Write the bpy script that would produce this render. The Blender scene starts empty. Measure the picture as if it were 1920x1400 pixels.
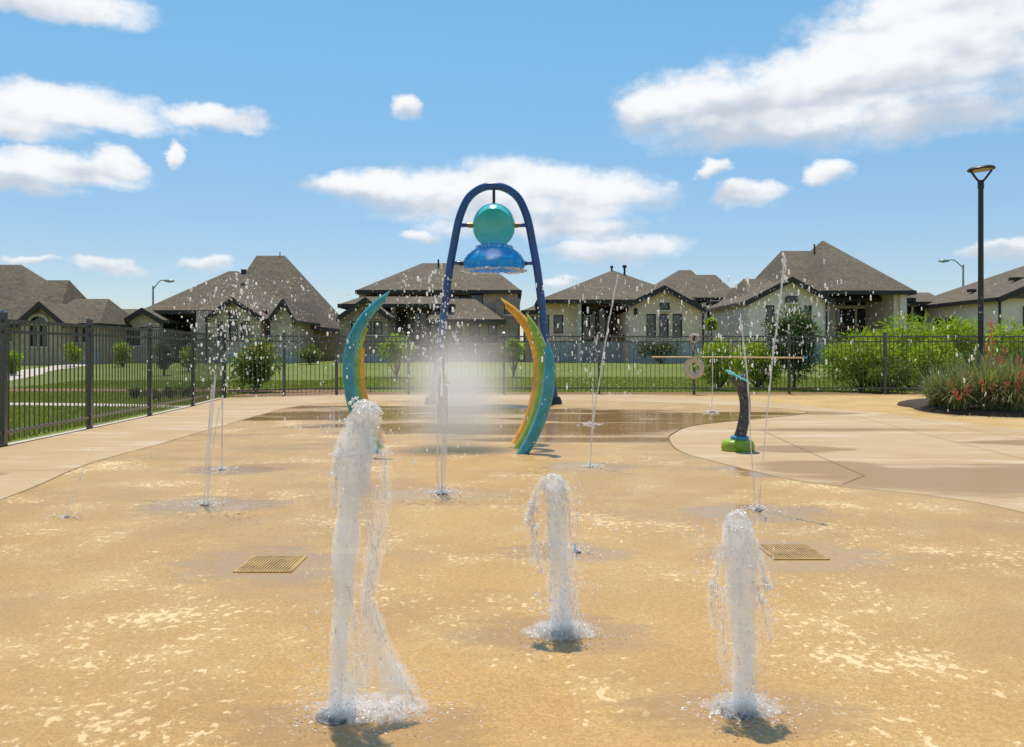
import bpy, math, random
import numpy as np
from mathutils import Vector, Matrix, noise as mnoise
R = math.radians
random.seed(7)
rng = np.random.default_rng(7)
sc = bpy.context.scene

# ------------------------------------------------------------------ camera
CAM_H = 1.10
F = 1500.0            # focal length in pixels of the 1920 wide photograph
HOR = 657.0           # horizon row
cam_d = bpy.data.cameras.new('camera')
cam_d.sensor_width = 36.0
cam_d.lens = 36.0 * F / 1920.0
cam_d.shift_y = -(700.0 - HOR) / 1920.0
cam_d.clip_start = 0.05
cam_d.clip_end = 6000
cam = bpy.data.objects.new('camera', cam_d)
sc.collection.objects.link(cam)
cam.location = (0, 0, CAM_H)
cam.rotation_euler = (R(90), 0, 0)
sc.camera = cam

# ------------------------------------------------------------------ light and exposure
SUN_EL, SUN_AZ = 75.0, -12.0          # azimuth measured from +Y towards +X
sun_d = bpy.data.lights.new('sun', 'SUN')
sun_d.energy = 3.6
sun_d.angle = R(0.53)
sun_d.color = (1.0, 0.93, 0.82)
sun = bpy.data.objects.new('sun', sun_d)
sc.collection.objects.link(sun)
sv = Vector((math.cos(R(SUN_EL)) * math.sin(R(SUN_AZ)), math.cos(R(SUN_EL)) * math.cos(R(SUN_AZ)), math.sin(R(SUN_EL))))
sun.rotation_euler = sv.to_track_quat('Z', 'Y').to_euler()
sun.location = sv * 60
sc.view_settings.view_transform = 'Standard'
sc.view_settings.look = 'None'
sc.view_settings.exposure = 0.25
sc.view_settings.gamma = 1.0
sc.view_settings.use_curve_mapping = False
sc.cycles.use_denoising = True
sc.cycles.volume_bounces = 4
sc.cycles.transparent_max_bounces = 24
sc.cycles.max_bounces = 12
sc.cycles.transmission_bounces = 8
sc.cycles.volume_step_rate = 0.6

# ------------------------------------------------------------------ world: sky with fair weather cumulus
world = bpy.data.worlds.new('World')
sc.world = world
world.use_nodes = True


class NT:
    """small node helper"""
    def __init__(s, tree):
        s.t = tree

    def n(s, kind, **kw):
        nd = s.t.nodes.new(kind)
        for k, v in kw.items():
            setattr(nd, k, v)
        return nd

    def put(s, sock, v):
        if v is None:
            return
        if hasattr(v, 'is_linked') or isinstance(v, bpy.types.NodeSocket):
            s.t.links.new(v, sock)
        else:
            if sock.type == 'RGBA' and len(v) == 3:
                v = (*v, 1.0)
            sock.default_value = v

    def m(s, op, a, b=None, c=None, clamp=False):
        nd = s.t.nodes.new('ShaderNodeMath')
        nd.operation = op
        nd.use_clamp = clamp
        s.put(nd.inputs[0], a)
        s.put(nd.inputs[1], b)
        s.put(nd.inputs[2], c)
        return nd.outputs[0]

    def vm(s, op, a, b=None, scale=None):
        nd = s.t.nodes.new('ShaderNodeVectorMath')
        nd.operation = op
        s.put(nd.inputs[0], a)
        s.put(nd.inputs[1], b)
        if scale is not None:
            s.put(nd.inputs[3], scale)
        return nd.outputs[0]

    def noise(s, vec, scale, detail=4, rough=0.55, out=0, dist=0.0):
        nd = s.t.nodes.new('ShaderNodeTexNoise')
        s.put(nd.inputs['Vector'], vec)
        nd.inputs['Scale'].default_value = scale
        nd.inputs['Detail'].default_value = detail
        nd.inputs['Roughness'].default_value = rough
        nd.inputs['Distortion'].default_value = dist
        return nd.outputs[out]

    def ss(s, v, lo, hi, a=0.0, b=1.0):
        nd = s.t.nodes.new('ShaderNodeMapRange')
        nd.interpolation_type = 'SMOOTHSTEP'
        s.put(nd.inputs[0], v)
        for i, q in enumerate((lo, hi, a, b)):
            s.put(nd.inputs[i + 1], q)
        return nd.outputs[0]

    def mix(s, f, a, b, mode='MIX'):
        nd = s.t.nodes.new('ShaderNodeMix')
        nd.data_type = 'RGBA'
        nd.blend_type = mode
        s.put(nd.inputs[0], f)
        s.put(nd.inputs[6], a)
        s.put(nd.inputs[7], b)
        return nd.outputs[2]

    def mixs(s, f, a, b):
        nd = s.t.nodes.new('ShaderNodeMixShader')
        s.put(nd.inputs[0], f)
        s.put(nd.inputs[1], a)
        s.put(nd.inputs[2], b)
        return nd.outputs[0]

    def xyz(s, v):
        nd = s.t.nodes.new('ShaderNodeSeparateXYZ')
        s.put(nd.inputs[0], v)
        return nd.outputs

    def cxyz(s, x, y, z):
        nd = s.t.nodes.new('ShaderNodeCombineXYZ')
        s.put(nd.inputs[0], x)
        s.put(nd.inputs[1], y)
        s.put(nd.inputs[2], z)
        return nd.outputs[0]


def build_world():
    t = world.node_tree
    t.nodes.clear()
    g = NT(t)
    sky = g.n('ShaderNodeTexSky', sky_type='NISHITA', sun_disc=False)
    sky.sun_elevation = R(SUN_EL)
    sky.sun_rotation = R(SUN_AZ)
    sky.altitude = 200
    sky.air_density = 1.0
    sky.dust_density = 0.15
    sky.ozone_density = 2.0
    d = g.n('ShaderNodeTexCoord').outputs['Generated']
    x, y, z = g.xyz(g.vm('NORMALIZE', d))
    az = g.m('ARCTAN2', x, y)
    hl = g.m('SQRT', g.m('MAXIMUM', g.m('SUBTRACT', 1.0, g.m('MULTIPLY', z, z)), 1e-4))
    v = g.m('DIVIDE', z, hl)
    p = g.cxyz(az, g.m('MULTIPLY', v, 1.35), 0.0)
    w = g.noise(p, 13.0, 6, 0.6, out=1)
    w = g.vm('SUBTRACT', w, (0.5, 0.5, 0.5))
    wx, wy, wz = g.xyz(w)
    azw = g.m('MULTIPLY_ADD', wx, 0.075, az)
    vw = g.m('MULTIPLY_ADD', wy, 0.045, v)
    # clouds: pixel centre, half width, rise above and drop below the widest row
    px = [(1560, 180, 340, 105, 115), (1800, 80, 380, 150, 130), (1320, 205, 190, 85, 75), (1210, 215, 75, 45, 45),
          (1700, 226, 280, 60, 56), (1420, 250, 230, 40, 36), (150, 222, 240, 62, 26), (390, 230, 140, 34, 18), (30, 228, 200, 58, 34),
          (120, 326, 170, 50, 30), (0, 342, 190, 42, 26), (215, 312, 66, 40, 28), (326, 292, 24, 26, 20),
          (760, 202, 36, 26, 20), (930, 370, 330, 72, 54), (730, 355, 140, 42, 40), (640, 352, 90, 30, 24), (1110, 375, 170, 58, 44),
          (1010, 425, 230, 44, 30), (790, 444, 48, 14, 12), (1150, 470, 150, 34, 26), (1345, 320, 46, 22, 15),
          (1405, 366, 78, 26, 24), (1545, 333, 46, 30, 22), (205, 503, 80, 18, 14), (396, 492, 60, 20, 18),
          (60, 8, 260, 60, 30), (1870, 470, 90, 22, 20), (60, 496, 60, 12, 10), (1040, 530, 40, 16, 14)]
    cl = []
    for (cx, cy, hw, up, dn) in px:
        a0 = math.atan((cx - 960) / F)
        c = math.cos(a0)
        cl.append((a0, (HOR - cy) / F * c, hw / F * c * c * 1.08, up / F * c * 1.12, dn / F * c * 1.1))
    rr = random.Random(3)
    for k in range(18):                    # the same weather goes on round the rest of the horizon
        a0 = R(52) + (R(308) - R(52)) * (k + rr.random() * .8) / 18.0
        if a0 > math.pi:
            a0 -= 2 * math.pi
        cl.append((a0, rr.choice((.1, .16, .24, .36, .5)), rr.uniform(.1, .26), rr.uniform(.04, .08), rr.uniform(.03, .05)))
    best, sh = None, None
    for (a0, v0, hw, up, dn) in cl:
        da = g.m('MULTIPLY_ADD', azw, 1 / hw, -a0 / hw)
        vu = g.m('MULTIPLY_ADD', vw, 1 / up, -v0 / up)
        vd = g.m('MULTIPLY_ADD', vw, -1 / dn, v0 / dn)
        vm_ = g.m('MAXIMUM', vu, vd)
        r2 = g.m('MULTIPLY_ADD', da, da, g.m('MULTIPLY', vm_, vm_))
        f = g.m('SUBTRACT', 1.0, r2)
        fp = g.m('MAXIMUM', f, 0.0)
        best = f if best is None else g.m('MAXIMUM', best, f)
        sh = g.m('MULTIPLY', fp, vu) if sh is None else g.m('MULTIPLY_ADD', fp, vu, sh)
    n1 = g.noise(p, 15.0, 9, 0.62)
    n2 = g.noise(p, 9.0, 3, 0.5)
    n2b = g.noise(g.vm('ADD', p, (0.010, -0.030, 0.0)), 9.0, 3, 0.5)
    n3 = g.noise(g.vm('MULTIPLY', p, (1.0, 3.2, 1.0)), 6.0, 4, 0.5)
    fld = g.m('MULTIPLY_ADD', g.m('SUBTRACT', n1, 0.47), 2.05, g.m('MAXIMUM', g.m('MULTIPLY', best, 1.35), -1.2))
    soft = g.ss(g.m('DIVIDE', sh, g.m('MAXIMUM', best, 0.08)), -0.9, 0.5, 1.7, 1.0)
    alpha = g.ss(fld, 0.06, g.m('ADD', soft, 0.06))
    alpha = g.m('MULTIPLY', alpha, 0.97)
    lit = g.m('MULTIPLY_ADD', g.m('SUBTRACT', n2, n2b), 2.2, 0.62)
    lit = g.m('MULTIPLY_ADD', g.m('SUBTRACT', n1, 0.5), 0.55, lit)
    lit = g.m('MULTIPLY_ADD', sh, 1.05, lit)
    lit = g.m('MULTIPLY_ADD', g.m('SUBTRACT', n3, 0.5), 1.3, lit)
    lit = g.ss(lit, 0.0, 1.05)
    ccol = g.mix(lit, (4.1, 4.55, 5.2), (7.0, 7.05, 7.1))
    # thin the clouds towards the horizon as the air does
    far = g.ss(v, 0.02, 0.22, 0.72, 1.0)
    tint = g.mix(g.ss(v, 0.0, 0.45), (.75, .74, .79), (.82, 1.16, 1.11))
    skyc = g.mix(1.0, sky.outputs[0], tint, 'MULTIPLY')
    col = g.mix(g.m('MULTIPLY', alpha, far), skyc, ccol)
    bg = g.n('ShaderNodeBackground')
    g.put(bg.inputs[0], col)
    bg.inputs[1].default_value = 0.117
    out = g.n('ShaderNodeOutputWorld')
    t.links.new(bg.outputs[0], out.inputs[0])


build_world()
world.cycles.sampling_method = 'MANUAL'
world.cycles.sample_map_resolution = 256

# ------------------------------------------------------------------ placing helpers
def gz(X, Y):
    """terrain height: flat round the pad, rising gently to the houses"""
    t = min(max((Y - 22.0) / 20.0, 0.0), 1.0)
    return 0.42 * t * t * (3 - 2 * t)


def P(x, y, D):
    return Vector(((x - 960.0) * D / F, D, CAM_H + (HOR - y) * D / F))


def G(x, y):
    """point of the ground seen at a pixel"""
    D = CAM_H * F / max(y - HOR, 1.0)
    if D < 22:
        return Vector(((x - 960.0) * D / F, D, 0.0))
    D = 20.0
    while D < 60:
        z = CAM_H + (HOR - y) * D / F
        if z <= gz(0, D):
            break
        D += 0.1
    return Vector(((x - 960.0) * D / F, D, gz(0, D)))


# ------------------------------------------------------------------ mesh helper
def origin(o):
    v = Vector((0, 0, 0))
    while o is not None:
        v += o.location
        o = o.parent
    return v


def tag(o, label=None, cat=None, group=None, kind=None):
    if label:
        o['label'] = label
    if cat:
        o['category'] = cat
    if group:
        o['group'] = group
    if kind:
        o['kind'] = kind
    return o


def thing(name, loc, label, cat, group=None):
    o = bpy.data.objects.new(name, None)
    o.empty_display_size = 0.2
    sc.collection.objects.link(o)
    o.location = loc
    return tag(o, label, cat, group)


ICO_V, ICO_F = None, None


def _ico():
    global ICO_V, ICO_F
    t = (1 + 5 ** .5) / 2
    v = np.array([(-1, t, 0), (1, t, 0), (-1, -t, 0), (1, -t, 0), (0, -1, t), (0, 1, t), (0, -1, -t), (0, 1, -t),
                  (t, 0, -1), (t, 0, 1), (-t, 0, -1), (-t, 0, 1)], float)
    ICO_V = v / np.linalg.norm(v[0])
    ICO_F = [(0, 11, 5), (0, 5, 1), (0, 1, 7), (0, 7, 10), (0, 10, 11), (1, 5, 9), (5, 11, 4), (11, 10, 2), (10, 7, 6),
             (7, 1, 8), (3, 9, 4), (3, 4, 2), (3, 2, 6), (3, 6, 8), (3, 8, 9), (4, 9, 5), (2, 4, 11), (6, 2, 10), (8, 6, 7), (9, 8, 1)]


_ico()


class MB:
    def __init__(s):
        s.v, s.f = [], []

    def face(s, pts):
        i = len(s.v)
        s.v += [tuple(p) for p in pts]
        s.f.append(tuple(range(i, i + len(pts))))

    def box(s, a, b):
        (x0, y0, z0), (x1, y1, z1) = a, b
        i = len(s.v)
        s.v += [(x0, y0, z0), (x1, y0, z0), (x1, y1, z0), (x0, y1, z0), (x0, y0, z1), (x1, y0, z1), (x1, y1, z1), (x0, y1, z1)]
        for q in ((3, 2, 1, 0), (4, 5, 6, 7), (0, 1, 5, 4), (1, 2, 6, 5), (2, 3, 7, 6), (3, 0, 4, 7)):
            s.f.append(tuple(i + k for k in q))
        return s

    def bar(s, p, q, w, h):
        """box between two points, w across, h upward"""
        p, q = Vector(p), Vector(q)
        d = (q - p).normalized()
        up = Vector((0, 0, 1)) if abs(d.z) < .95 else Vector((0, 1, 0))
        sd = d.cross(up).normalized() * (w / 2)
        u = sd.cross(d).normalized() * (h / 2)
        i = len(s.v)
        for c in (p, q):
            s.v += [tuple(c - sd - u), tuple(c + sd - u), tuple(c + sd + u), tuple(c - sd + u)]
        for k in ((3, 2, 1, 0), (4, 5, 6, 7), (0, 1, 5, 4), (1, 2, 6, 5), (2, 3, 7, 6), (3, 0, 4, 7)):
            s.f.append(tuple(i + j for j in k))
        return s

    def tube(s, pts, rad, n=10, cap=True, side=None, flat=1.0):
        pts = [Vector(p) for p in pts]
        if not hasattr(rad, '__len__'):
            rad = [rad] * len(pts)
        prev = None
        base = len(s.v)
        for i, p in enumerate(pts):
            d = (pts[min(i + 1, len(pts) - 1)] - pts[max(i - 1, 0)]).normalized()
            if side is not None:
                a = Vector(side)
                a = (a - d * a.dot(d)).normalized()
            elif prev is None:
                a = d.orthogonal().normalized()
            else:
                a = (prev - d * prev.dot(d)).normalized()
            prev = a
            b = d.cross(a)
            for k in range(n):
                t = 2 * math.pi * k / n
                s.v.append(tuple(p + (a * math.cos(t) * flat + b * math.sin(t)) * rad[i]))
        for i in range(len(pts) - 1):
            for k in range(n):
                q = base + i * n
                s.f.append((q + k, q + (k + 1) % n, q + n + (k + 1) % n, q + n + k))
        if cap:
            s.f.append(tuple(base + k for k in reversed(range(n))))
            e = base + (len(pts) - 1) * n
            s.f.append(tuple(e + k for k in range(n)))
        return s

    def lathe(s, prof, c=(0, 0, 0), n=32, cap=True):
        c = Vector(c)
        b = len(s.v)
        for (r, z) in prof:
            for k in range(n):
                t = 2 * math.pi * k / n
                s.v.append((c.x + r * math.cos(t), c.y + r * math.sin(t), c.z + z))
        for i in range(len(prof) - 1):
            for k in range(n):
                q = b + i * n
                s.f.append((q + k, q + (k + 1) % n, q + n + (k + 1) % n, q + n + k))
        if cap:
            s.f.append(tuple(b + k for k in reversed(range(n))))
            e = b + (len(prof) - 1) * n
            s.f.append(tuple(e + k for k in range(n)))
        return s

    def ico(s, c, r, sub=None):
        r = np.array(r if hasattr(r, '__len__') else (r, r, r), float)
        i = len(s.v)
        vv = ICO_V * r + np.array(tuple(c))
        s.v += [tuple(q) for q in vv]
        s.f += [(a + i, b + i, c_ + i) for a, b, c_ in ICO_F]
        return s

    def build(s, name, mat, parent=None, smooth=False, angle=None):
        o0 = origin(parent) if parent else None
        va = np.array(s.v, float)
        if parent is None:
            lo, hi = va.min(0), va.max(0)
            o0 = Vector(((lo[0] + hi[0]) / 2, (lo[1] + hi[1]) / 2, lo[2]))
        va = va - np.array(tuple(o0))
        me = bpy.data.meshes.new(name)
        me.from_pydata(va.tolist(), [], s.f)
        me.materials.append(mat)
        if smooth:
            me.polygons.foreach_set('use_smooth', [True] * len(me.polygons))
            if angle:
                me.set_sharp_from_angle(angle=R(angle))
        me.update()
        o = bpy.data.objects.new(name, me)
        sc.collection.objects.link(o)
        if parent is None:
            o.location = o0
        else:
            o.parent = parent
        return o


def share(src, parent, loc, rot=None, scale=None):
    o = src.copy()
    sc.collection.objects.link(o)
    o.parent = parent
    o.location = loc
    if rot:
        o.rotation_euler = rot
    if scale:
        o.scale = scale
    return o


def smooth_path(pts, n=8):
    """Catmull-Rom"""
    pts = [Vector(p) for p in pts]
    q = [pts[0] * 2 - pts[1]] + pts + [pts[-1] * 2 - pts[-2]]
    out = []
    for i in range(1, len(q) - 2):
        for k in range(n):
            t = k / n
            a, b, c, d = q[i - 1], q[i], q[i + 1], q[i + 2]
            out.append(.5 * ((2 * b) + (c - a) * t + (2 * a - 5 * b + 4 * c - d) * t * t + (3 * b - a - 3 * c + d) * t ** 3))
    out.append(pts[-1])
    return out


# ------------------------------------------------------------------ materials
MATS = {}


def new_mat(name):
    m = bpy.data.materials.new(name)
    m.use_nodes = True
    m.node_tree.nodes.clear()
    g = NT(m.node_tree)
    out = g.n('ShaderNodeOutputMaterial')
    MATS[name] = m
    return m, g, out


def principled(g, out, **kw):
    b = g.n('ShaderNodeBsdfPrincipled')
    for k, v in kw.items():
        g.put(b.inputs[k.replace('_', ' ')], v)
    g.t.links.new(b.outputs[0], out.inputs[0])
    return b


def bump(g, h, strength, dist):
    b = g.n('ShaderNodeBump')
    b.inputs['Strength'].default_value = strength
    b.inputs['Distance'].default_value = dist
    g.put(b.inputs['Height'], h)
    return b.outputs[0]


def gpos(g):
    return g.n('ShaderNodeNewGeometry').outputs['Position']


def simple(name, col, rough=.5, var=.12, scale=6.0, metal=0.0, coat=0.0, bmp=0.0, bscale=40.0):
    m, g, out = new_mat(name)
    p = gpos(g)
    n = g.noise(p, scale, 5, .6)
    dark = tuple(c * (1 - var) for c in col)
    lite = tuple(min(c * (1 + var), 1) for c in col)
    c = g.mix(g.ss(n, .3, .7), dark, lite)
    r = g.m('MULTIPLY_ADD', g.m('SUBTRACT', n, .5), .25, rough, clamp=True)
    b = principled(g, out, Base_Color=c, Roughness=r, Metallic=metal)
    if coat:
        b.inputs['Coat Weight'].default_value = coat
        b.inputs['Coat Roughness'].default_value = .12
    if bmp:
        g.put(b.inputs['Normal'], bump(g, g.noise(p, bscale, 4, .6), bmp, .01))
    return m


def blobs(g, p, lst, wob=.35, scale=1.4):
    """soft union of ellipses (x, y, rx, ry) lying on the ground, edges broken by noise"""
    x, y, z = g.xyz(p)
    best = None
    for (a, b, rx, ry) in lst:
        da = g.m('MULTIPLY_ADD', x, 1 / rx, -a / rx)
        db = g.m('MULTIPLY_ADD', y, 1 / ry, -b / ry)
        f = g.m('SUBTRACT', 1.0, g.m('MULTIPLY_ADD', da, da, g.m('MULTIPLY', db, db)))
        best = f if best is None else g.m('MAXIMUM', best, f)
    best = g.m('MAXIMUM', best, -1.5)
    n = g.noise(g.vm('MULTIPLY', p, (.55, 1.9, 1)), scale, 6, .62)
    return g.m('MULTIPLY_ADD', g.m('SUBTRACT', n, .5), 2 * wob * 2.2, best)


def ground_materials():
    # sprayed tan concrete of the splash pad: wet, with lighter patches where it has dried
    m, g, out = new_mat('pad_concrete')
    p = gpos(g)
    big = g.noise(p, .35, 4, .55)
    mid = g.noise(p, 2.2, 6, .62)
    fine = g.noise(p, 90, 3, .7)
    base = g.mix(g.ss(big, .3, .7), (.51, .29, .09), (.585, .345, .115))
    base = g.mix(g.ss(mid, .42, .72), base, (.59, .375, .142))
    grain = g.ss(fine, .32, .75, .76, 1.17)
    base = g.mix(1.0, base, g.cxyz(grain, grain, grain), 'MULTIPLY')
    sand = g.noise(p, 230, 3, .75)
    sg = g.ss(sand, .34, .70, .72, 1.26)
    base = g.mix(g.ss(g.noise(p, 1.5, 5, .65), .42, .62), base, g.mix(1.0, base, g.cxyz(sg, sg, sg), 'MULTIPLY'))
    # dried flecks
    sp = g.noise(g.vm('MULTIPLY', p, (1, .85, 1)), 26.0, 4, .62)
    where = g.noise(p, 1.1, 5, .62)
    thr = g.m('MULTIPLY_ADD', where, -.90, 1.098)
    fleck = g.ss(g.m('SUBTRACT', sp, thr), -.015, .03)
    fine2 = g.ss(g.noise(p, 30, 4, .6), .56, .64)
    fleck2 = g.m('MULTIPLY', fine2, g.ss(where, .52, .68, 0, .6))
    fl = g.m('MAXIMUM', fleck, fleck2)
    base = g.mix(g.m('MULTIPLY', fl, .62), base, (.86, .66, .38))
    # standing water and soaked patches
    wet = blobs(g, p, [(-2.9, 13.6, 2.0, 1.2), (-.6, 14.6, 3.4, .8), (2.2, 13.2, 2.6, 1.3), (1.6, 11.8, 1.5, .6), (.2, 11.2, 2.6, 1.0),
                       (2.6, 7.4, .8, .55), (-1.5, 11.7, 1.8, .5), (4.0, 14.0, 1.2, .5), (-2.6, 15.6, 2.0, .5), (1.0, 9.9, 1.8, .35)], .8, 1.0)
    wetm = g.ss(wet, -.2, .62)
    soak = g.ss(g.noise(g.vm('MULTIPLY', p, (.7, 1.2, 1)), .9, 6, .62), .44, .68)
    base = g.mix(g.m('MULTIPLY', soak, .50), base, (.40, .215, .062))
    base = g.mix(g.m('MULTIPLY', wetm, .72), base, (.33, .19, .075))
    lp = blobs(g, p, [(-.46, 2.36, .46, .22), (.19, 3.12, .44, .24), (.70, 2.44, .42, .21), (-.54, 6.1, .6, .36), (1.68, 5.45, .6, .34), (-2.19, 5.72, .6, .36), (.74, 7.6, .5, .3),
                      (-2.6, 7.4, .5, .3), (.33, 4.35, .4, .25), (-1.25, 4.1, .5, .4), (1.5, 4.3, .55, .4)], .7, 5.0)
    lpm = g.ss(lp, -.1, .7)
    base = g.mix(g.m('MULTIPLY', lpm, .55), base, (.36, .20, .066))
    wetm = g.m('MAXIMUM', wetm, g.m('MULTIPLY', lpm, .75))
    ro = g.mix(g.m('MULTIPLY', fl, .8), g.cxyz(.42, .42, .42), g.cxyz(.7, .7, .7))
    ro = g.xyz(ro)[0]
    ro = g.m('MULTIPLY_ADD', soak, -.12, ro)
    ro = g.m('MULTIPLY_ADD', wetm, -.34, ro)
    ro = g.m('MAXIMUM', ro, .06)
    b = principled(g, out, Base_Color=base, Roughness=ro, IOR=1.4)
    h = g.m('MULTIPLY_ADD', fine, .5, g.noise(p, 30, 3, .6))
    bn = g.n('ShaderNodeBump')
    g.put(bn.inputs['Strength'], g.m('MULTIPLY_ADD', wetm, -.2, .26))
    bn.inputs['Distance'].default_value = .006
    g.put(bn.inputs['Height'], h)
    g.put(b.inputs['Normal'], bn.outputs[0])
    # paler broom finished deck concrete
    m, g, out = new_mat('deck_concrete')
    p = gpos(g)
    big = g.noise(p, .5, 5, .6)
    st = g.noise(g.vm('MULTIPLY', p, (.35, 1.6, 1)), 1.6, 6, .62)
    fine = g.noise(p, 60, 3, .7)
    c = g.mix(g.ss(big, .32, .68), (.48, .31, .14), (.54, .375, .205))
    c = g.mix(g.ss(st, .5, .66, 0, .7), c, (.64, .50, .34))
    gr = g.ss(fine, .3, .75, .85, 1.12)
    c = g.mix(1.0, c, g.cxyz(gr, gr, gr), 'MULTIPLY')
    wet = blobs(g, p, [(2.95, 7.5, .75, .55), (4.8, 6.9, 2.8, .95), (6.6, 9.6, 1.4, .35), (3.2, 9.0, .7, .4), (4.4, 11.2, 1.6, .3), (5.3, 14.2, .9, .5), (-5.0, 7.0, .6, .5)], .55, 1.3)
    wm = g.ss(wet, -.05, .55)
    c = g.mix(g.m('MULTIPLY', wm, .85), c, (.34, .195, .07))
    ro = g.m('MAXIMUM', g.m('MULTIPLY_ADD', wm, -.30, .62), .14)
    b = principled(g, out, Base_Color=c, Roughness=ro, Specular_IOR_Level=g.m('MULTIPLY_ADD', wm, -.28, .42))
    g.put(b.inputs['Normal'], bump(g, g.noise(p, 45, 4, .65), .22, .005))
    # yellow decomposed granite
    m, g, out = new_mat('granite_fines')
    p = gpos(g)
    c = g.mix(g.ss(g.noise(p, 1.2, 5, .6), .3, .7), (.50, .31, .115), (.60, .40, .17))
    gr = g.ss(g.noise(p, 55, 4, .75), .3, .72, .7, 1.22)
    c = g.mix(1.0, c, g.cxyz(gr, gr, gr), 'MULTIPLY')
    b = principled(g, out, Base_Color=c, Roughness=.95)
    g.put(b.inputs['Normal'], bump(g, g.noise(p, 70, 3, .7), .5, .01))
    # lawn
    m, g, out = new_mat('lawn')
    p = gpos(g)
    n = g.noise(p, .6, 5, .6)
    f = g.noise(p, 26, 4, .75)
    c = g.mix(g.ss(n, .3, .7), (.16, .20, .018), (.23, .265, .026))
    c = g.mix(g.ss(f, .3, .75), g.mix(1.0, c, (.55, .6, .5), 'MULTIPLY'), c)
    c = g.mix(g.ss(g.noise(p, 1.6, 6, .68), .50, .72, 0, .5), c, (.24, .22, .055))
    c = g.mix(g.ss(g.noise(p, 4, 5, .65), .56, .74, 0, .4), c, (.10, .15, .02))
    b = principled(g, out, Base_Color=c, Roughness=.9)
    g.put(b.inputs['Normal'], bump(g, f, .8, .03))
    # mulch and soil
    m, g, out = new_mat('mulch')
    p = gpos(g)
    c = g.mix(g.ss(g.noise(p, 18, 4, .7), .35, .65), (.17, .085, .035), (.32, .18, .085))
    b = principled(g, out, Base_Color=c, Roughness=.95)
    g.put(b.inputs['Normal'], bump(g, g.noise(p, 35, 3, .7), .8, .03))
    simple('soil', (.055, .034, .02), .95, .4, 20, bmp=.8)
    simple('sidewalk_concrete', (.52, .45, .36), .85, .12, 2.5, bmp=.2)
    simple('joint_dark', (.17, .105, .05), .9, .3, 9)


ground_materials()


def house_materials():
    # asphalt shingles
    m, g, out = new_mat('shingles')
    oc = g.n('ShaderNodeTexCoord').outputs['Object']
    p = gpos(g)
    x, y, z = g.xyz(p)
    br = g.n('ShaderNodeTexBrick')
    g.put(br.inputs['Vector'], g.cxyz(g.m('ADD', x, y), g.m('MULTIPLY', z, 1.35), 0.0))
    br.inputs['Scale'].default_value = 1.0
    br.inputs['Brick Width'].default_value = .33
    br.inputs['Row Height'].default_value = .19
    br.inputs['Mortar Size'].default_value = .012
    br.inputs['Color1'].default_value = (.082, .064, .042, 1)
    br.inputs['Color2'].default_value = (.150, .120, .082, 1)
    br.inputs['Mortar'].default_value = (.06, .048, .036, 1)
    n = g.noise(p, 6.5, 5, .8)
    c = g.mix(g.ss(n, .40, .62, 0, .75), br.outputs[0], (.215, .166, .104))
    c = g.mix(g.ss(g.noise(p, .35, 3, .5), .35, .7, 0, .3), c, (.085, .068, .05))
    b = principled(g, out, Base_Color=c, Roughness=.95)
    g.put(b.inputs['Normal'], bump(g, g.noise(p, 14, 3, .7), .6, .04))

    def masonry(name, a, b_, mort, bw, rh, var):
        m, g, out = new_mat(name)
        p = gpos(g)
        x, y, z = g.xyz(p)
        br = g.n('ShaderNodeTexBrick')
        g.put(br.inputs['Vector'], g.cxyz(g.m('ADD', x, y), z, 0.0))
        br.inputs['Scale'].default_value = 1.0
        br.inputs['Brick Width'].default_value = bw
        br.inputs['Row Height'].default_value = rh
        br.inputs['Mortar Size'].default_value = .016
        br.inputs['Color1'].default_value = (*a, 1)
        br.inputs['Color2'].default_value = (*b_, 1)
        br.inputs['Mortar'].default_value = (*mort, 1)
        n = g.noise(p, 3.2, 5, .7)
        c = g.mix(g.ss(n, .3, .7, 0, var), br.outputs[0], tuple(q * .62 for q in a))
        bb = principled(g, out, Base_Color=c, Roughness=.9)
        g.put(bb.inputs['Normal'], bump(g, br.outputs['Fac'], -.5, .02))
    masonry('tan_stone', (.50, .37, .22), (.64, .50, .33), (.54, .43, .31), .5, .24, .5)
    masonry('grey_stone', (.55, .42, .31), (.78, .62, .48), (.64, .52, .42), .42, .2, .45)
    masonry('brown_brick', (.30, .22, .145), (.46, .35, .24), (.44, .37, .28), .3, .11, .5)
    simple('beige_stucco', (.82, .60, .45), .9, .08, 1.5, bmp=.25, bscale=30)
    simple('white_stucco', (.90, .73, .63), .9, .06, 1.5, bmp=.25, bscale=30)
    simple('shaded_stucco', (.30, .26, .21), .9, .1, 1.5, bmp=.25, bscale=30)  # stucco darkened to its tone in shade; no wall carries it
    simple('dark_trim', (.035, .028, .022), .6, .2, 4)
    simple('pale_trim', (.60, .55, .46), .8, .06, 4)
    simple('foundation', (.42, .42, .41), .9, .1, 2)
    simple('patio_brick', (.16, .07, .045), .9, .3, 8)
    m, g, out = new_mat('window_glass')
    n = g.noise(gpos(g), 1.3, 3, .5)
    c = g.mix(g.ss(n, .35, .65), (.012, .018, .018), (.05, .075, .072))
    principled(g, out, Base_Color=c, Roughness=.05, Specular_IOR_Level=.8)


house_materials()


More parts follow.
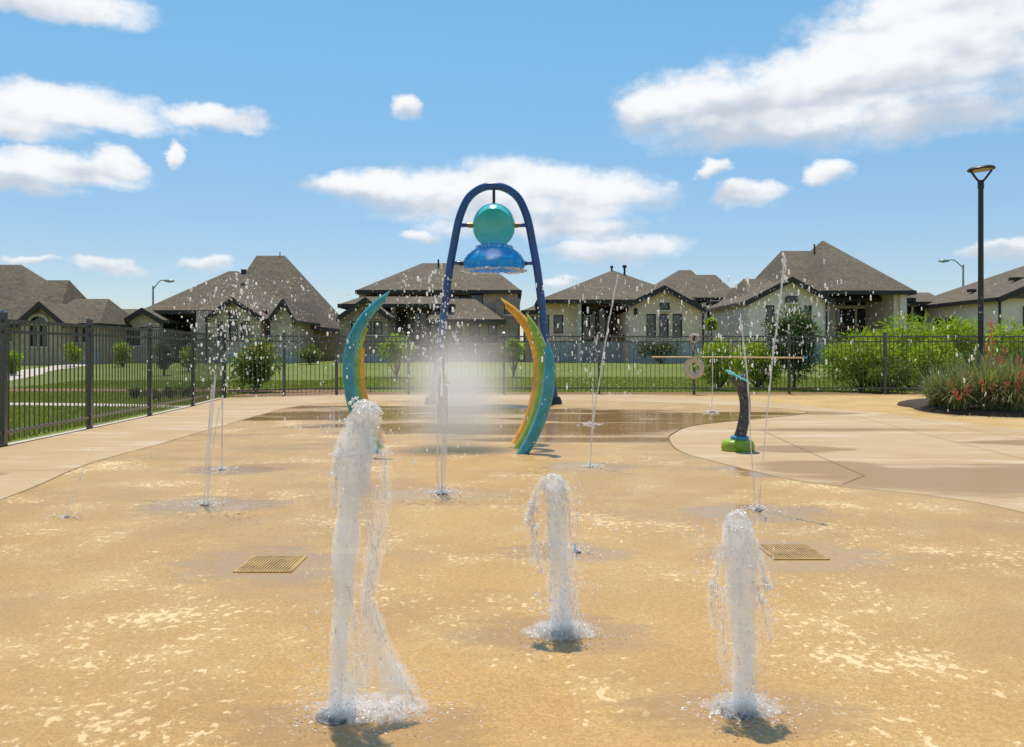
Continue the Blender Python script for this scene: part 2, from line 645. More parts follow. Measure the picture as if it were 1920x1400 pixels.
def leaf_mat(name, a, b, trans=.35):
    m, g, out = new_mat(name)
    ri = g.n('ShaderNodeNewGeometry').outputs['Random Per Island']
    c = g.mix(ri, a, b)
    n = g.noise(gpos(g), 2.2, 3, .5)
    c = g.mix(g.ss(n, .35, .7, 0, .35), c, tuple(q * .6 for q in a))
    d = g.n('ShaderNodeBsdfPrincipled')
    g.put(d.inputs['Base Color'], c)
    d.inputs['Roughness'].default_value = .55
    tr = g.n('ShaderNodeBsdfTranslucent')
    g.put(tr.inputs[0], g.mix(1.0, c, (1.5, 1.45, .6), 'MULTIPLY'))
    s = g.mixs(trans, d.outputs[0], tr.outputs[0])
    g.t.links.new(s, out.inputs[0])
    return m


leaf_mat('leaf_bright', (.19, .30, .014), (.40, .52, .04), .5)
leaf_mat('leaf_mid', (.09, .16, .018), (.19, .27, .03), .4)
leaf_mat('leaf_dark', (.045, .085, .022), (.12, .18, .045), .38)
leaf_mat('leaf_olive', (.06, .085, .028), (.13, .165, .06))
leaf_mat('yucca_leaf', (.10, .13, .045), (.33, .36, .17), .3)
leaf_mat('grass_blade', (.17, .23, .016), (.30, .34, .03))
leaf_mat('coral_flower', (.58, .19, .13), (.80, .38, .28), .4)
leaf_mat('yellow_flower', (.70, .48, .02), (.8, .6, .05), .3)
simple('bark', (.11, .085, .06), .95, .3, 12, bmp=.7)

simple('teal_paint', (.035, .29, .35), .38, .20, 7, coat=.22, bmp=.05, bscale=14)
simple('green_paint', (.27, .40, .025), .38, .20, 7, coat=.22, bmp=.05, bscale=14)
simple('yellow_paint', (.80, .36, .015), .38, .20, 7, coat=.22, bmp=.05, bscale=14)
simple('navy_paint', (.012, .062, .23), .3, .2, 3, coat=.4)
simple('bucket_teal', (.05, .58, .60), .3, .1, 3, coat=.5)
simple('lime_plastic', (.26, .40, .015), .45, .25, 9, coat=.15)
simple('blue_plastic', (.03, .23, .42), .4, .1, 8)
simple('black_metal', (.022, .022, .023), .42, .4, 30, bmp=.15, bscale=60)
simple('brass', (.30, .16, .05), .4, .3, 20, metal=.6)
simple('galvanised', (.32, .34, .35), .45, .15, 6, metal=.5)
simple('black_rubber', (.060, .060, .060), .5, .6, 22, bmp=.5)
simple('life_ring_shell', (.56, .46, .34), .6, .1, 10)
simple('rope_pink', (.62, .48, .46), .8, .25, 40)
simple('pole_yellow', (.66, .50, .24), .5, .08, 5)
simple('grate_metal', (.43, .265, .09), .6, .25, 12, bmp=.2)
simple('drain_shade', (.05, .034, .018), .8, .1, 5)
simple('lamp_lens', (.62, .50, .27), .4, .05, 5)
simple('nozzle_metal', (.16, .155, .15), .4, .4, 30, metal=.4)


def fence_mat():
    m, g, out = new_mat('fence_metal')
    p = gpos(g)
    sp = g.ss(g.noise(p, 26, 4, .7), .56, .68)
    c = g.mix(g.m('MULTIPLY', sp, .6), (.042, .042, .042), (.22, .215, .20))
    b = principled(g, out, Base_Color=c, Roughness=g.m('MULTIPLY_ADD', sp, .25, .30))
    b.inputs['Coat Weight'].default_value = .8
    b.inputs['Coat Roughness'].default_value = .22


fence_mat()


def water_materials():
    # clear water
    m, g, out = new_mat('clear_water')
    p = gpos(g)
    gl = g.n('ShaderNodeBsdfGlass')
    gl.inputs['IOR'].default_value = 1.33
    gl.inputs['Roughness'].default_value = .03
    gl.inputs[0].default_value = (.97, .98, .98, 1)
    g.put(gl.inputs['Normal'], bump(g, g.noise(p, 90, 4, .6), .35, .01))
    df = g.n('ShaderNodeBsdfPrincipled')
    df.inputs['Base Color'].default_value = (.86, .87, .87, 1)
    df.inputs['Roughness'].default_value = .2
    tl = g.n('ShaderNodeBsdfTranslucent')
    tl.inputs[0].default_value = (.86, .87, .87, 1)
    foam = g.mixs(.5, df.outputs[0], tl.outputs[0])
    f = g.ss(g.noise(p, 34, 5, .65), .40, .70, .10, .62)
    g.t.links.new(g.mixs(f, gl.outputs[0], foam), out.inputs[0])
    # aerated foam
    m, g, out = new_mat('foam_water')
    p = gpos(g)
    tr = g.n('ShaderNodeBsdfTransparent')
    df = g.n('ShaderNodeBsdfPrincipled')
    df.inputs['Base Color'].default_value = (.80, .80, .80, 1)
    df.inputs['Roughness'].default_value = .22
    g.put(df.inputs['Normal'], bump(g, g.noise(p, 120, 4, .6), .5, .01))
    tl = g.n('ShaderNodeBsdfTranslucent')
    tl.inputs[0].default_value = (.86, .86, .86, 1)
    foam = g.mixs(.55, df.outputs[0], tl.outputs[0])
    f = g.ss(g.noise(p, 60, 5, .7), .36, .66, .12, .8)
    g.t.links.new(g.mixs(f, tr.outputs[0], foam), out.inputs[0])
    # thin flung sheet
    m, g, out = new_mat('sheet_water')
    p = gpos(g)
    tr = g.n('ShaderNodeBsdfTransparent')
    gs = g.n('ShaderNodeBsdfGlossy')
    gs.inputs['Roughness'].default_value = .08
    g.put(gs.inputs['Normal'], bump(g, g.noise(p, 25, 4, .6), .6, .02))
    df = g.n('ShaderNodeBsdfTranslucent')
    df.inputs[0].default_value = (.9, .9, .9, 1)
    w_ = g.mixs(.5, gs.outputs[0], df.outputs[0])
    f = g.ss(g.noise(g.vm('MULTIPLY', p, (1, 1, .5)), 22, 5, .65), .50, .76, .01, .32)
    g.t.links.new(g.mixs(f, tr.outputs[0], w_), out.inputs[0])
    # whiter, more broken water of the crests and splashes
    m, g, out = new_mat('crest_water')
    p = gpos(g)
    gl = g.n('ShaderNodeBsdfGlossy')
    gl.inputs['Roughness'].default_value = .10
    gl.inputs[0].default_value = (1, .98, .96, 1)
    g.put(gl.inputs['Normal'], bump(g, g.noise(p, 150, 4, .6), .5, .01))
    df = g.n('ShaderNodeBsdfPrincipled')
    df.inputs['Base Color'].default_value = (.95, .92, .88, 1)
    df.inputs['Roughness'].default_value = .25
    tl = g.n('ShaderNodeBsdfTranslucent')
    tl.inputs[0].default_value = (.97, .94, .90, 1)
    tr = g.n('ShaderNodeBsdfTransparent')
    foam = g.mixs(.6, df.outputs[0], tl.outputs[0])
    f = g.ss(g.noise(p, 80, 5, .65), .36, .66, .10, .72)
    fr = g.n('ShaderNodeFresnel')
    fr.inputs[0].default_value = 1.33
    a = g.mixs(g.m('MULTIPLY_ADD', fr.outputs[0], .9, .04, clamp=True), tr.outputs[0], gl.outputs[0])
    g.t.links.new(g.mixs(f, a, foam), out.inputs[0])
    # droplets, each a bright bead
    m, g, out = new_mat('droplet_water')
    df = g.n('ShaderNodeBsdfPrincipled')
    df.inputs['Base Color'].default_value = (.96, .95, .93, 1)
    df.inputs['Roughness'].default_value = .12
    tl = g.n('ShaderNodeBsdfTranslucent')
    tl.inputs[0].default_value = (.97, .96, .95, 1)
    tr = g.n('ShaderNodeBsdfTransparent')
    s = g.mixs(.55, df.outputs[0], tl.outputs[0])
    ri = g.n('ShaderNodeNewGeometry').outputs['Random Per Island']
    g.t.links.new(g.mixs(g.ss(ri, 0, 1, .22, .88), tr.outputs[0], s), out.inputs[0])
    # thin streams
    m, g, out = new_mat('stream_water')
    tr = g.n('ShaderNodeBsdfTransparent')
    df = g.n('ShaderNodeBsdfPrincipled')
    df.inputs['Base Color'].default_value = (.80, .78, .76, 1)
    df.inputs['Roughness'].default_value = .1
    tl = g.n('ShaderNodeBsdfTranslucent')
    tl.inputs[0].default_value = (.8, .78, .76, 1)
    s = g.mixs(.5, df.outputs[0], tl.outputs[0])
    n = g.noise(g.vm('MULTIPLY', gpos(g), (40, 40, 5)), 1.0, 4, .6)
    g.t.links.new(g.mixs(g.ss(n, .35, .65, .25, .75), tr.outputs[0], s), out.inputs[0])
    # blue dome with water running over it
    m, g, out = new_mat('blue_dome')
    p = gpos(g)
    n = g.noise(g.vm('MULTIPLY', p, (1, 1, .5)), 9, 5, .65)
    c = g.mix(g.ss(n, .3, .7), (.01, .40, .90), (.04, .62, .95))
    c = g.mix(g.ss(g.noise(p, 30, 4, .7), .70, .80, 0, .4), c, (.4, .7, .85))
    b = principled(g, out, Base_Color=c, Roughness=.18)
    b.inputs['Coat Weight'].default_value = .3
    g.put(b.inputs['Normal'], bump(g, n, .25, .04))
    tl = g.n('ShaderNodeBsdfTranslucent')
    g.put(tl.inputs[0], c)
    g.t.links.new(g.mixs(.55, b.outputs[0], tl.outputs[0]), out.inputs[0])

    def vol(name, dens, col, aniso=0.0):
        m, g, out = new_mat(name)
        v = g.n('ShaderNodeVolumeScatter')
        v.inputs['Color'].default_value = (*col, 1)
        v.inputs['Density'].default_value = dens
        v.inputs['Anisotropy'].default_value = aniso
        g.t.links.new(v.outputs[0], out.inputs['Volume'])
        return m, g, v
    m, g, v = vol('column_volume', 26.0, (.99, .972, .95))
    p = gpos(g)
    st = g.noise(g.vm('MULTIPLY', p, (70, 70, 7)), 1.0, 4, .6)
    lump = g.noise(p, 38, 3, .6)
    g.put(v.inputs['Density'], g.ss(g.m('MULTIPLY_ADD', lump, .45, g.m('MULTIPLY', st, .62)), .34, .74, 1.0, 46.0))
    vol('veil_volume', 17.0, (.99, .972, .95))
    m, g, v = vol('haze_volume', 9.0, (.99, .975, .955))
    g.put(v.inputs['Density'], g.ss(g.noise(gpos(g), 30, 4, .65), .40, .68, 0.0, 20.0))
    vol('fan_volume', .5, (.98, .97, .95))
    # mist: denser towards the middle of its own bounds
    m, g, v = vol('mist_volume', 1.0, (.985, .915, .84))
    oc = g.n('ShaderNodeTexCoord').outputs['Object']
    ln = g.n('ShaderNodeVectorMath')
    ln.operation = 'LENGTH'
    g.put(ln.inputs[0], oc)
    n = g.noise(g.vm('ADD', oc, (3.1, 1.7, 5.3)), 2.6, 5, .66)
    r = g.m('MULTIPLY_ADD', g.m('SUBTRACT', n, .5), .6, ln.outputs['Value'])
    g.put(v.inputs['Density'], g.m('MULTIPLY', g.ss(r, .0, 1.0, 2.5, 0.2), g.ss(ln.outputs['Value'], .0, 1.0, 1.0, 0.0)))


water_materials()

# ------------------------------------------------------------------ ground sheets
def sheet(name, outline, z, mat, kind='structure', thick=0.0):
    """flat polygon from an outline of ground points (triangulated by bmesh)"""
    import bmesh
    bm = bmesh.new()
    vs = [bm.verts.new((p[0], p[1], z)) for p in outline]
    f = bm.faces.new(vs)
    if f.normal.z < 0:
        bmesh.ops.reverse_faces(bm, faces=[f])
    bm.normal_update()
    if bm.faces[:][0].normal.z < 0:
        bmesh.ops.reverse_faces(bm, faces=bm.faces[:])
    bmesh.ops.triangulate(bm, faces=bm.faces[:])
    me = bpy.data.meshes.new(name)
    bm.to_mesh(me)
    bm.free()
    me.materials.append(mat)
    o = bpy.data.objects.new(name, me)
    sc.collection.objects.link(o)
    if kind:
        o['kind'] = kind
    return o


def ribbon(mb, pts, w, z=None, lift=0.0):
    pts = [Vector((p[0], p[1], p[2] if len(p) > 2 else 0)) for p in pts]
    L, Rr = [], []
    for i, p in enumerate(pts):
        d = pts[min(i + 1, len(pts) - 1)] - pts[max(i - 1, 0)]
        s_ = Vector((-d.y, d.x, 0)).normalized() * (w / 2)
        for q, lst in ((p + s_, L), (p - s_, Rr)):
            zz = (z if z is not None else gz(q.x, q.y)) + lift
            lst.append((q.x, q.y, zz))
    for i in range(len(pts) - 1):
        mb.face([Rr[i], Rr[i + 1], L[i + 1], L[i]])


def setting():
    xs = sorted(set([-1800, -700, -300, -150, -90] + [x * 3.0 for x in range(-20, 21)] + [90, 150, 300, 700, 1800]))
    ys = sorted(set([-400, -100, -30] + [float(y) for y in range(-10, 64, 1)] + [80, 120, 200, 400, 900, 2500]))
    mb = MB()
    for y in ys:
        for x in xs:
            mb.v.append((x, y, gz(x, y) - .03))
    nx = len(xs)
    for j in range(len(ys) - 1):
        for i in range(nx - 1):
            a = j * nx + i
            mb.f.append((a, a + 1, a + nx + 1, a + nx))
    o = mb.build('ground', MATS['lawn'], smooth=True)
    o['kind'] = 'structure'

    # granite fines round the right side, reaching the back fence
    sheet('granite_path', [(-.5, 19.0), (-.5, 20.55), (14, 20.5), (16, 20.3), (16, 3), (9, 2), (7, 8), (5, 14), (2, 19)], -.012, MATS['granite_fines'])
    # pale concrete deck with its outer edge
    deck = [(-6.1, -3), (-6.0, 6.2)] + [(-5.83, 9.2), (-5.97, 11.4), (-6.13, 13.7), (-6.37, 16.1), (-6.75, 18.9), (-5.62, 19.72), (-4.48, 20.3), (-2, 20.4), (.4, 20.4), (2.4, 20.35)]
    deck += [tuple(G(*q)[:2]) for q in ((1180, 738.5), (1300, 742), (1440, 752), (1530, 762), (1640, 772), (1760, 785), (1920, 805))]
    deck += [(8.2, 9.3), (9.2, 5.0), (9.6, -3)]
    sheet('concrete_deck', deck, 0.0, MATS['deck_concrete'])
    # tan pad
    lft = [tuple(G(*q)[:2]) for q in ((0, 938), (165, 870), (300, 832), (420, 797), (500, 774))]
    rgt = [tuple(G(*q)[:2]) for q in ((1507, 770), (1500, 776), (1400, 786), (1300, 797), (1262, 812), (1255, 824), (1280, 848), (1400, 880), (1520, 905), (1730, 928), (1920, 962))]
    padl = smooth_path([(-3.0, -2, 0), (-3.45, 2.5, 0)] + [(a, b, 0) for a, b in lft] + [(-4.2, 16.2, 0), (-3.0, 17.6, 0), (-1.0, 18.2, 0), (1.5, 17.8, 0), (3.6, 16.8, 0), (5.0, 15.5, 0)] + [(a, b, 0) for a, b in rgt] + [(3.7, 3.2, 0), (3.8, -2, 0)], 6)
    pad = sheet('splash_pad', [(p.x, p.y) for p in padl], .004, MATS['pad_concrete'])
    # saw cut joints and the pad's edge joint
    dk = bpy.data.objects['concrete_deck']
    mb = MB()
    ribbon(mb, [p for p in padl[4:]], .013, .0085)
    mb.build('edge_joint', MATS['joint_dark'], pad)
    for pts in ([(1432, 808), (1525, 850), (1621, 891)], [(1621, 891), (1580, 907)], [(1600, 778), (1760, 820), (1920, 860)],
                [(1690, 779), (1800, 800), (1920, 824)], [(1300, 797), (1380, 803)], [(1507, 770), (1700, 779)]):
        mb = MB()
        ribbon(mb, smooth_path([G(*q) for q in pts], 6), .0065, .0042)
        mb.build('joint', MATS['joint_dark'], dk)
    for pts in ([(-6.1, 7.2), (-3.9, 7.4)], [(-6.2, 12.8), (-4.2, 13.0)], [(-6.0, 3.8), (-3.6, 3.8)]):
        mb = MB()
        ribbon(mb, [(a, b, 0) for a, b in pts], .0065, .0042)
        mb.build('joint', MATS['joint_dark'], dk)
    # concrete mow strip under the fence
    mb = MB()
    ribbon(mb, [(-6.02, 2.0, 0), (-5.98, 9.2, 0), (-6.10, 11.4, 0), (-6.27, 13.7, 0), (-6.5, 16.1, 0), (-6.9, 19.0, 0)], .12, -.008)
    o = mb.build('kerb_strip', MATS['sidewalk_concrete'])
    o['kind'] = 'structure'
    # park paths beyond the fence
    def path(name, pts, w, mat, lift=-.018):
        mb = MB()
        ribbon(mb, smooth_path(pts, 10), w, None, lift)
        o = mb.build(name, MATS[mat])
        o['kind'] = 'structure'
    path('sidewalk', [(-26, 17.6, 0), (-16, 17.2, 0), (-10.5, 16.9, 0), (-8.2, 16.5, 0), (-6.7, 15.9, 0)], .75, 'sidewalk_concrete')
    path('sidewalk', [G(-160, 730), G(10, 706), G(70, 694), G(140, 684), G(215, 674), G(262, 668)], 1.5, 'sidewalk_concrete')
    path('mulch_strip', [(-28, 23.0, 0), (-17, 22.9, 0), (-11, 22.8, 0), (-7.4, 22.6, 0), (-4, 22.0, 0)], 1.5, 'mulch')
    path('mulch_strip', [(-7.2, 20.2, 0), (-4.4, 21.2, 0), (0, 21.2, 0), (8, 21.2, 0), (15, 21.1, 0)], 1.0, 'mulch', -.021)


setting()

# ------------------------------------------------------------------ houses
def zbot(D):
    return gz(0, D) - .12


def hip(root, D, dep, ex0, ex1, ey, rx0, rx1, ry, frac=.5, ry1=None):
    """hipped roof: eave line seen at row ey between ex0 and ex1, ridge seen between rx0 and rx1"""
    a, b = P(ex0, ey, D), P(ex1, ey, D)
    r0, r1 = P(rx0, ry, D + dep * frac), P(rx1, ry if ry1 is None else ry1, D + dep * frac)
    c, d = Vector((b.x, D + dep, b.z)), Vector((a.x, D + dep, a.z))
    mb = MB()
    mb.v = [tuple(q) for q in (a, b, c, d, r0, r1)]
    mb.f = [(0, 1, 5, 4), (1, 2, 5), (2, 3, 4, 5), (3, 0, 4), (3, 2, 1, 0)]
    o = mb.build('roof', MATS['shingles'], root)
    e = MB()
    t = .20
    e.box((a.x - .03, D - .05, a.z - t), (b.x + .03, D + .10, a.z + .025))
    e.box((a.x - .05, D + .10, a.z - t), (a.x + .10, D + dep, a.z + .022))
    e.box((b.x - .10, D + .10, a.z - t), (b.x + .05, D + dep, a.z + .022))
    e.build('fascia', MATS['dark_trim'], o)
    return o


def window(root, Dw, x0, x1, y0, y1, nx=1, ny=1, trim='dark_trim', proud=0.0):
    a, b = P(x0, y1, Dw), P(x1, y0, Dw)
    f = .05
    y_a, y_b = Dw + .02 - proud, Dw + .12 - proud
    mb = MB()
    mb.box((a.x, y_a, a.z), (a.x + f, y_b, b.z))
    mb.box((b.x - f, y_a, a.z), (b.x, y_b, b.z))
    mb.box((a.x + f, y_a, a.z), (b.x - f, y_b, a.z + f))
    mb.box((a.x + f, y_a, b.z - f), (b.x - f, y_b, b.z))
    for i in range(1, nx):
        X = a.x + (b.x - a.x) * i / nx
        mb.box((X - .025, y_a + .015, a.z + f), (X + .025, y_b - .01, b.z - f))
    for i in range(1, ny):
        Z = a.z + (b.z - a.z) * i / ny
        mb.box((a.x + f, y_a + .02, Z - .02), (b.x - f, y_b - .02, Z + .02))
    o = mb.build('window', MATS[trim], root)
    mb = MB()
    mb.box((a.x + .01, y_b - .015, a.z + .01), (b.x - .01, y_b + .012, b.z - .01))
    mb.build('pane', MATS['window_glass'], o)
    s_ = MB()
    s_.box((a.x - .06, Dw - .07 - proud, a.z - .09), (b.x + .06, Dw + .05 - proud, a.z - .003))
    s_.build('sill', MATS['pale_trim'], o)
    return o


def block(root, Dw, dep, x0, x1, ytop, mat, wins=(), trim='dark_trim', zb=None, name='wall'):
    """house body with real openings in its front wall"""
    a, b = P(x0, ytop, Dw), P(x1, ytop, Dw)
    z0, z1 = (zbot(Dw) if zb is None else zb), a.z
    holes = []
    for w in wins:
        p, q = P(w[0], w[3], Dw), P(w[1], w[2], Dw)
        holes.append((p.x, q.x, p.z, q.z))
    xs = sorted(set([a.x, b.x] + [h[0] for h in holes] + [h[1] for h in holes]))
    zs = sorted(set([z0, z1] + [h[2] for h in holes] + [h[3] for h in holes]))
    mb = MB()
    for i in range(len(xs) - 1):
        for j in range(len(zs) - 1):
            cx, cz = (xs[i] + xs[i + 1]) / 2, (zs[j] + zs[j + 1]) / 2
            if any(h[0] < cx < h[1] and h[2] < cz < h[3] for h in holes):
                continue
            mb.face([(xs[i], Dw, zs[j]), (xs[i + 1], Dw, zs[j]), (xs[i + 1], Dw, zs[j + 1]), (xs[i], Dw, zs[j + 1])])
    for (h0, h1, h2, h3) in holes:
        e = Dw + .15
        mb.face([(h0, Dw, h2), (h0, Dw, h3), (h0, e, h3), (h0, e, h2)])
        mb.face([(h1, Dw, h3), (h1, Dw, h2), (h1, e, h2), (h1, e, h3)])
        mb.face([(h0, Dw, h3), (h1, Dw, h3), (h1, e, h3), (h0, e, h3)])
        mb.face([(h1, Dw, h2), (h0, Dw, h2), (h0, e, h2), (h1, e, h2)])
    # sides, back and top
    B = Dw + dep
    mb.face([(a.x, B, z0), (a.x, Dw, z0), (a.x, Dw, z1), (a.x, B, z1)])
    mb.face([(b.x, Dw, z0), (b.x, B, z0), (b.x, B, z1), (b.x, Dw, z1)])
    mb.face([(b.x, B, z0), (a.x, B, z0), (a.x, B, z1), (b.x, B, z1)])
    mb.face([(a.x, Dw, z1), (b.x, Dw, z1), (b.x, B, z1), (a.x, B, z1)])
    o = mb.build(name, MATS[mat], root)
    for w in wins:
        window(root, Dw, *w[:4], *(w[4:6] if len(w) > 4 else (1, 1)), trim=trim)
    return o


def gable(root, D, back, ap, l, r, mat=None, wl=None, wr=None, wins=(), vents=(), trim='dark_trim', dz=.0):
    """roof with its gable towards the camera, with the wall below it"""
    A, L, Q = P(*ap, D), P(*l, D), P(*r, D)
    t = .16
    mb = MB()
    bk = Vector((0, back, 0))
    dn = Vector((0, 0, -t))
    for (e0, e1) in ((L, A), (A, Q)):
        i = len(mb.v)
        mb.v += [tuple(q) for q in (e0, e1, e1 + bk, e0 + bk, e0 + dn, e1 + dn, e1 + bk + dn, e0 + bk + dn)]
        for k in ((0, 1, 2, 3), (7, 6, 5, 4), (0, 4, 5, 1), (2, 6, 7, 3), (0, 3, 7, 4), (1, 5, 6, 2)):
            mb.f.append(tuple(i + j for j in k))
    o = mb.build('roof', MATS['shingles'], root)
    e = MB()
    f0, f1 = Vector((0, -.06, .02)), Vector((0, .05, .02))
    h = Vector((0, 0, -.30))
    for (e0, e1) in ((L, A), (A, Q)):
        i = len(e.v)
        e.v += [tuple(q) for q in (e0 + f0, e1 + f0, e1 + f0 + h, e0 + f0 + h, e0 + f1 + Vector((0, -.06, 0)), e1 + f1 + Vector((0, -.06, 0)), e1 + f1 + h + Vector((0, -.06, 0)), e0 + f1 + h + Vector((0, -.06, 0)))]
        for k in ((0, 3, 2, 1), (4, 5, 6, 7), (0, 1, 5, 4), (3, 7, 6, 2), (0, 4, 7, 3), (1, 2, 6, 5)):
            e.f.append(tuple(i + j for j in k))
    e.build('rake_board', MATS[trim if trim == 'dark_trim' else 'dark_trim'], o)
    if mat:
        Dw = D + .40
        X0 = (wl - 960) * Dw / F
        X1 = (wr - 960) * Dw / F

        def top(X):
            if X < A.x:
                k = (X - L.x) / (A.x - L.x)
                return L.z + (A.z - L.z) * k - t - .01
            k = (X - A.x) / (Q.x - A.x)
            return A.z + (Q.z - A.z) * k - t - .01
        zl = min(top(X0), top(X1))
        yt = HOR - (zl - CAM_H) * F / Dw
        block(root, Dw, back - .8, wl, wr, yt, mat, wins, 'dark_trim')
        g_ = MB()
        pts = [(X0, zl + .002), (X1, zl + .002), (X1, top(X1) + .003), (A.x, A.z - t - .01), (X0, top(X0) + .003)]
        n = len(pts)
        g_.v = [(x, Dw, z) for x, z in pts] + [(x, Dw + .3, z) for x, z in pts]
        g_.f = [tuple(range(n)), tuple(range(2 * n - 1, n - 1, -1))] + [(i, (i + 1) % n + 0, (i + 1) % n + n, i + n)[::-1] for i in range(n)]
        g_.build('gable_wall', MATS[mat], root)
        for v in vents:
            window(root, Dw, *v[:4], 1, 1, proud=.13)
    return o


def pipe(root, x, y0, y1, D, r=.06, capr=0):
    a, b = P(x, y0, D), P(x, y1, D)
    mb = MB()
    mb.tube([a, b], r, 10)
    if capr:
        mb.tube([b - Vector((0, 0, .02)), b + Vector((0, 0, .14))], capr, 10)
    mb.build('vent_pipe', MATS['dark_trim'], root)


def col(root, D, x0, x1, ytop, mat='pale_trim'):
    a, b = P(x0, ytop, D), P(x1, ytop, D)
    mb = MB()
    w = b.x - a.x
    mb.box((a.x, D, zbot(D)), (b.x, D + w, a.z))
    mb.box((a.x - .05, D - .05, a.z - .22), (b.x + .05, D + w + .05, a.z - .06))
    mb.box((a.x - .05, D - .05, zbot(D)), (b.x + .05, D + w + .05, zbot(D) + .5))
    mb.build('column', MATS[mat], root)


def plinth(root, D, x0, x1, y, mat='foundation'):
    a, b = P(x0, y, D), P(x1, y, D)
    mb = MB()
    mb.box((a.x, D - .04, zbot(D) - .03), (b.x, D + .1, a.z))
    mb.build('plinth', MATS[mat], root)


def downspout(root, D, x, y):
    a = P(x, y, D)
    mb = MB()
    mb.bar((a.x, D - .06, a.z), (a.x, D - .06, zbot(D) + .1), .08, .08)
    mb.build('downspout', MATS['dark_trim'], root)


def house(label, x, D):
    p = P(x, HOR, D)
    return thing('house', (p.x, D, gz(0, D)), label, 'house', 'houses behind the fence')


# far left house
h = house('tan stone house with an arched window under a small gable, leftmost of the houses', 74, 40)
hip(h, 42.5, 9, -330, 80, 607, -180, 40, 497)
hip(h, 41.2, 6, 0, 104, 607.6, 88, 130, 526)
hip(h, 40.6, 5, 70, 186, 607.3, 140, 204, 561)
gable(h, 39.3, 3.5, (74, 566), (34, 601), (121, 606), 'tan_stone', 40, 114,
      [(55, 70, 609, 650, 1, 2), (73, 88, 609, 650, 1, 2)])
m = MB()
Dw = 39.7
for s_ in (-1, 1):                                    # the two halves of the arched light
    pts = [P(71.5 + s_ * 1.3, 604, Dw - .05)] + [P(71.5 + s_ * (1.3 + 15 * math.sin(R(a)) ), 604 - 12 * math.cos(R(a)), Dw - .05) for a in range(0, 91, 15)]
    i = len(m.v)
    m.v += [tuple(q) for q in pts] + [tuple(q + Vector((0, .2, 0))) for q in pts]
    n = len(pts)
    m.f += [tuple(range(i, i + n)), tuple(range(i + 2 * n - 1, i + n - 1, -1))]
    m.f += [(i + k, i + (k + 1) % n, i + (k + 1) % n + n, i + k + n) for k in range(n)]
o = m.build('arched_window', MATS['window_glass'], h)
m = MB()
m.tube([P(71.5 - 17.5 * math.cos(R(a)), 604 - 13.5 * math.sin(R(a)), Dw - .06) for a in range(0, 181, 12)], .09, 6)
m.build('arch_trim', MATS['pale_trim'], o)
block(h, 41.8, 8, -150, 44, 608, 'tan_stone', [(5, 22, 618, 640, 1, 2), (-40, -15, 618, 640)])
block(h, 41.0, 4, 106, 184, 608, 'tan_stone', [(130, 147, 614, 642, 1, 2), (152, 166, 614, 642, 1, 2)])
plinth(h, 40.96, 106, 184, 659)

# low roof seen between the first two houses
h = house('low brown roofed house showing between two larger stone houses', 236, 56)
hip(h, 56, 10, 150, 330, 606, 206, 285, 580)
block(h, 56.5, 8, 158, 322, 607, 'tan_stone', [(225, 234, 614, 640), (246, 254, 614, 640)])

# large stone house behind the left jets
h = house('grey stone house with a steep tall roof, a twin gable wing and dark patio', 440, 43)
hip(h, 47.5, 13, 392, 584, 612, 481, 534, 480)
hip(h, 44.6, 10, 262, 500, 583, 429, 446, 509)
hip(h, 44.0, 6, 396, 530, 598, 437, 529, 557)
gable(h, 42.6, 6.0, (435, 558), (385, 595), (496, 597.5), 'grey_stone', 391, 489,
      [(408, 418, 603, 640, 1, 2), (429, 446, 603, 640, 1, 2), (451, 468, 603, 640, 1, 2)], [(429, 446, 586, 599)])
gable(h, 42.9, 5.6, (531, 560), (503, 597), (554, 601), 'grey_stone', 507, 547)
gable(h, 43.6, 4.0, (266, 578), (213, 611), (304, 600), 'grey_stone', 222, 299, [(236, 262, 614, 648, 2, 2)])
block(h, 48.2, 4, 296, 396, 584, 'brown_brick', [(306, 330, 596, 646, 1, 1), (334, 362, 596, 646, 2, 1)])
block(h, 43.6, 2, 368, 392, 584, 'grey_stone')
block(h, 48.0, 12, 540, 578, 613, 'brown_brick', [(556, 570, 618, 648)])
col(h, 44.9, 265, 274, 584)
downspout(h, 42.95, 388, 597)
downspout(h, 42.95, 505, 599)
plinth(h, 42.92, 388, 548, 664)
pipe(h, 457, 515, 506, 48, .16)
pipe(h, 525, 485, 473, 54, .03)

# two storey brick house in the middle
h = house('two storey brown brick house behind the bucket frame, with a dark back patio', 800, 46)
hip(h, 50, 12, 667, 977, 545, 792, 912, 494)
block(h, 50.6, 10.6, 673, 971, 546, 'beige_stucco', [(700, 712, 549, 556), (880, 906, 551, 570), (800, 812, 549, 558)])
hip(h, 47.2, 8, 634, 850, 571, 700, 836, 550)
hip(h, 46.2, 9, 800, 946, 600, 832, 878, 552)
gable(h, 44.8, 6, (685, 558), (631, 595), (732, 594), 'brown_brick', 637, 727,
      [(658, 674, 603, 628, 1, 2), (678, 697, 603, 628, 1, 2), (700, 717, 603, 628, 1, 2)], [(679, 696, 585, 595)])
block(h, 50.2, 2, 728, 834, 573, 'brown_brick', [(744, 768, 586, 640, 2, 1), (774, 800, 586, 640, 2, 1), (806, 822, 590, 640)])
block(h, 47.0, 7, 826, 972, 600.5, 'brown_brick', [(850, 866, 608, 644, 1, 2), (880, 900, 608, 644, 1, 2), (915, 932, 608, 644, 1, 2)])
block(h, 49.0, 9, 930, 975, 560, 'brown_brick', [(945, 958, 568, 590)])
col(h, 47.5, 733, 741, 572, 'brown_brick')
pipe(h, 822, 510, 487, 55, .06)
plinth(h, 45.15, 634, 730, 664)

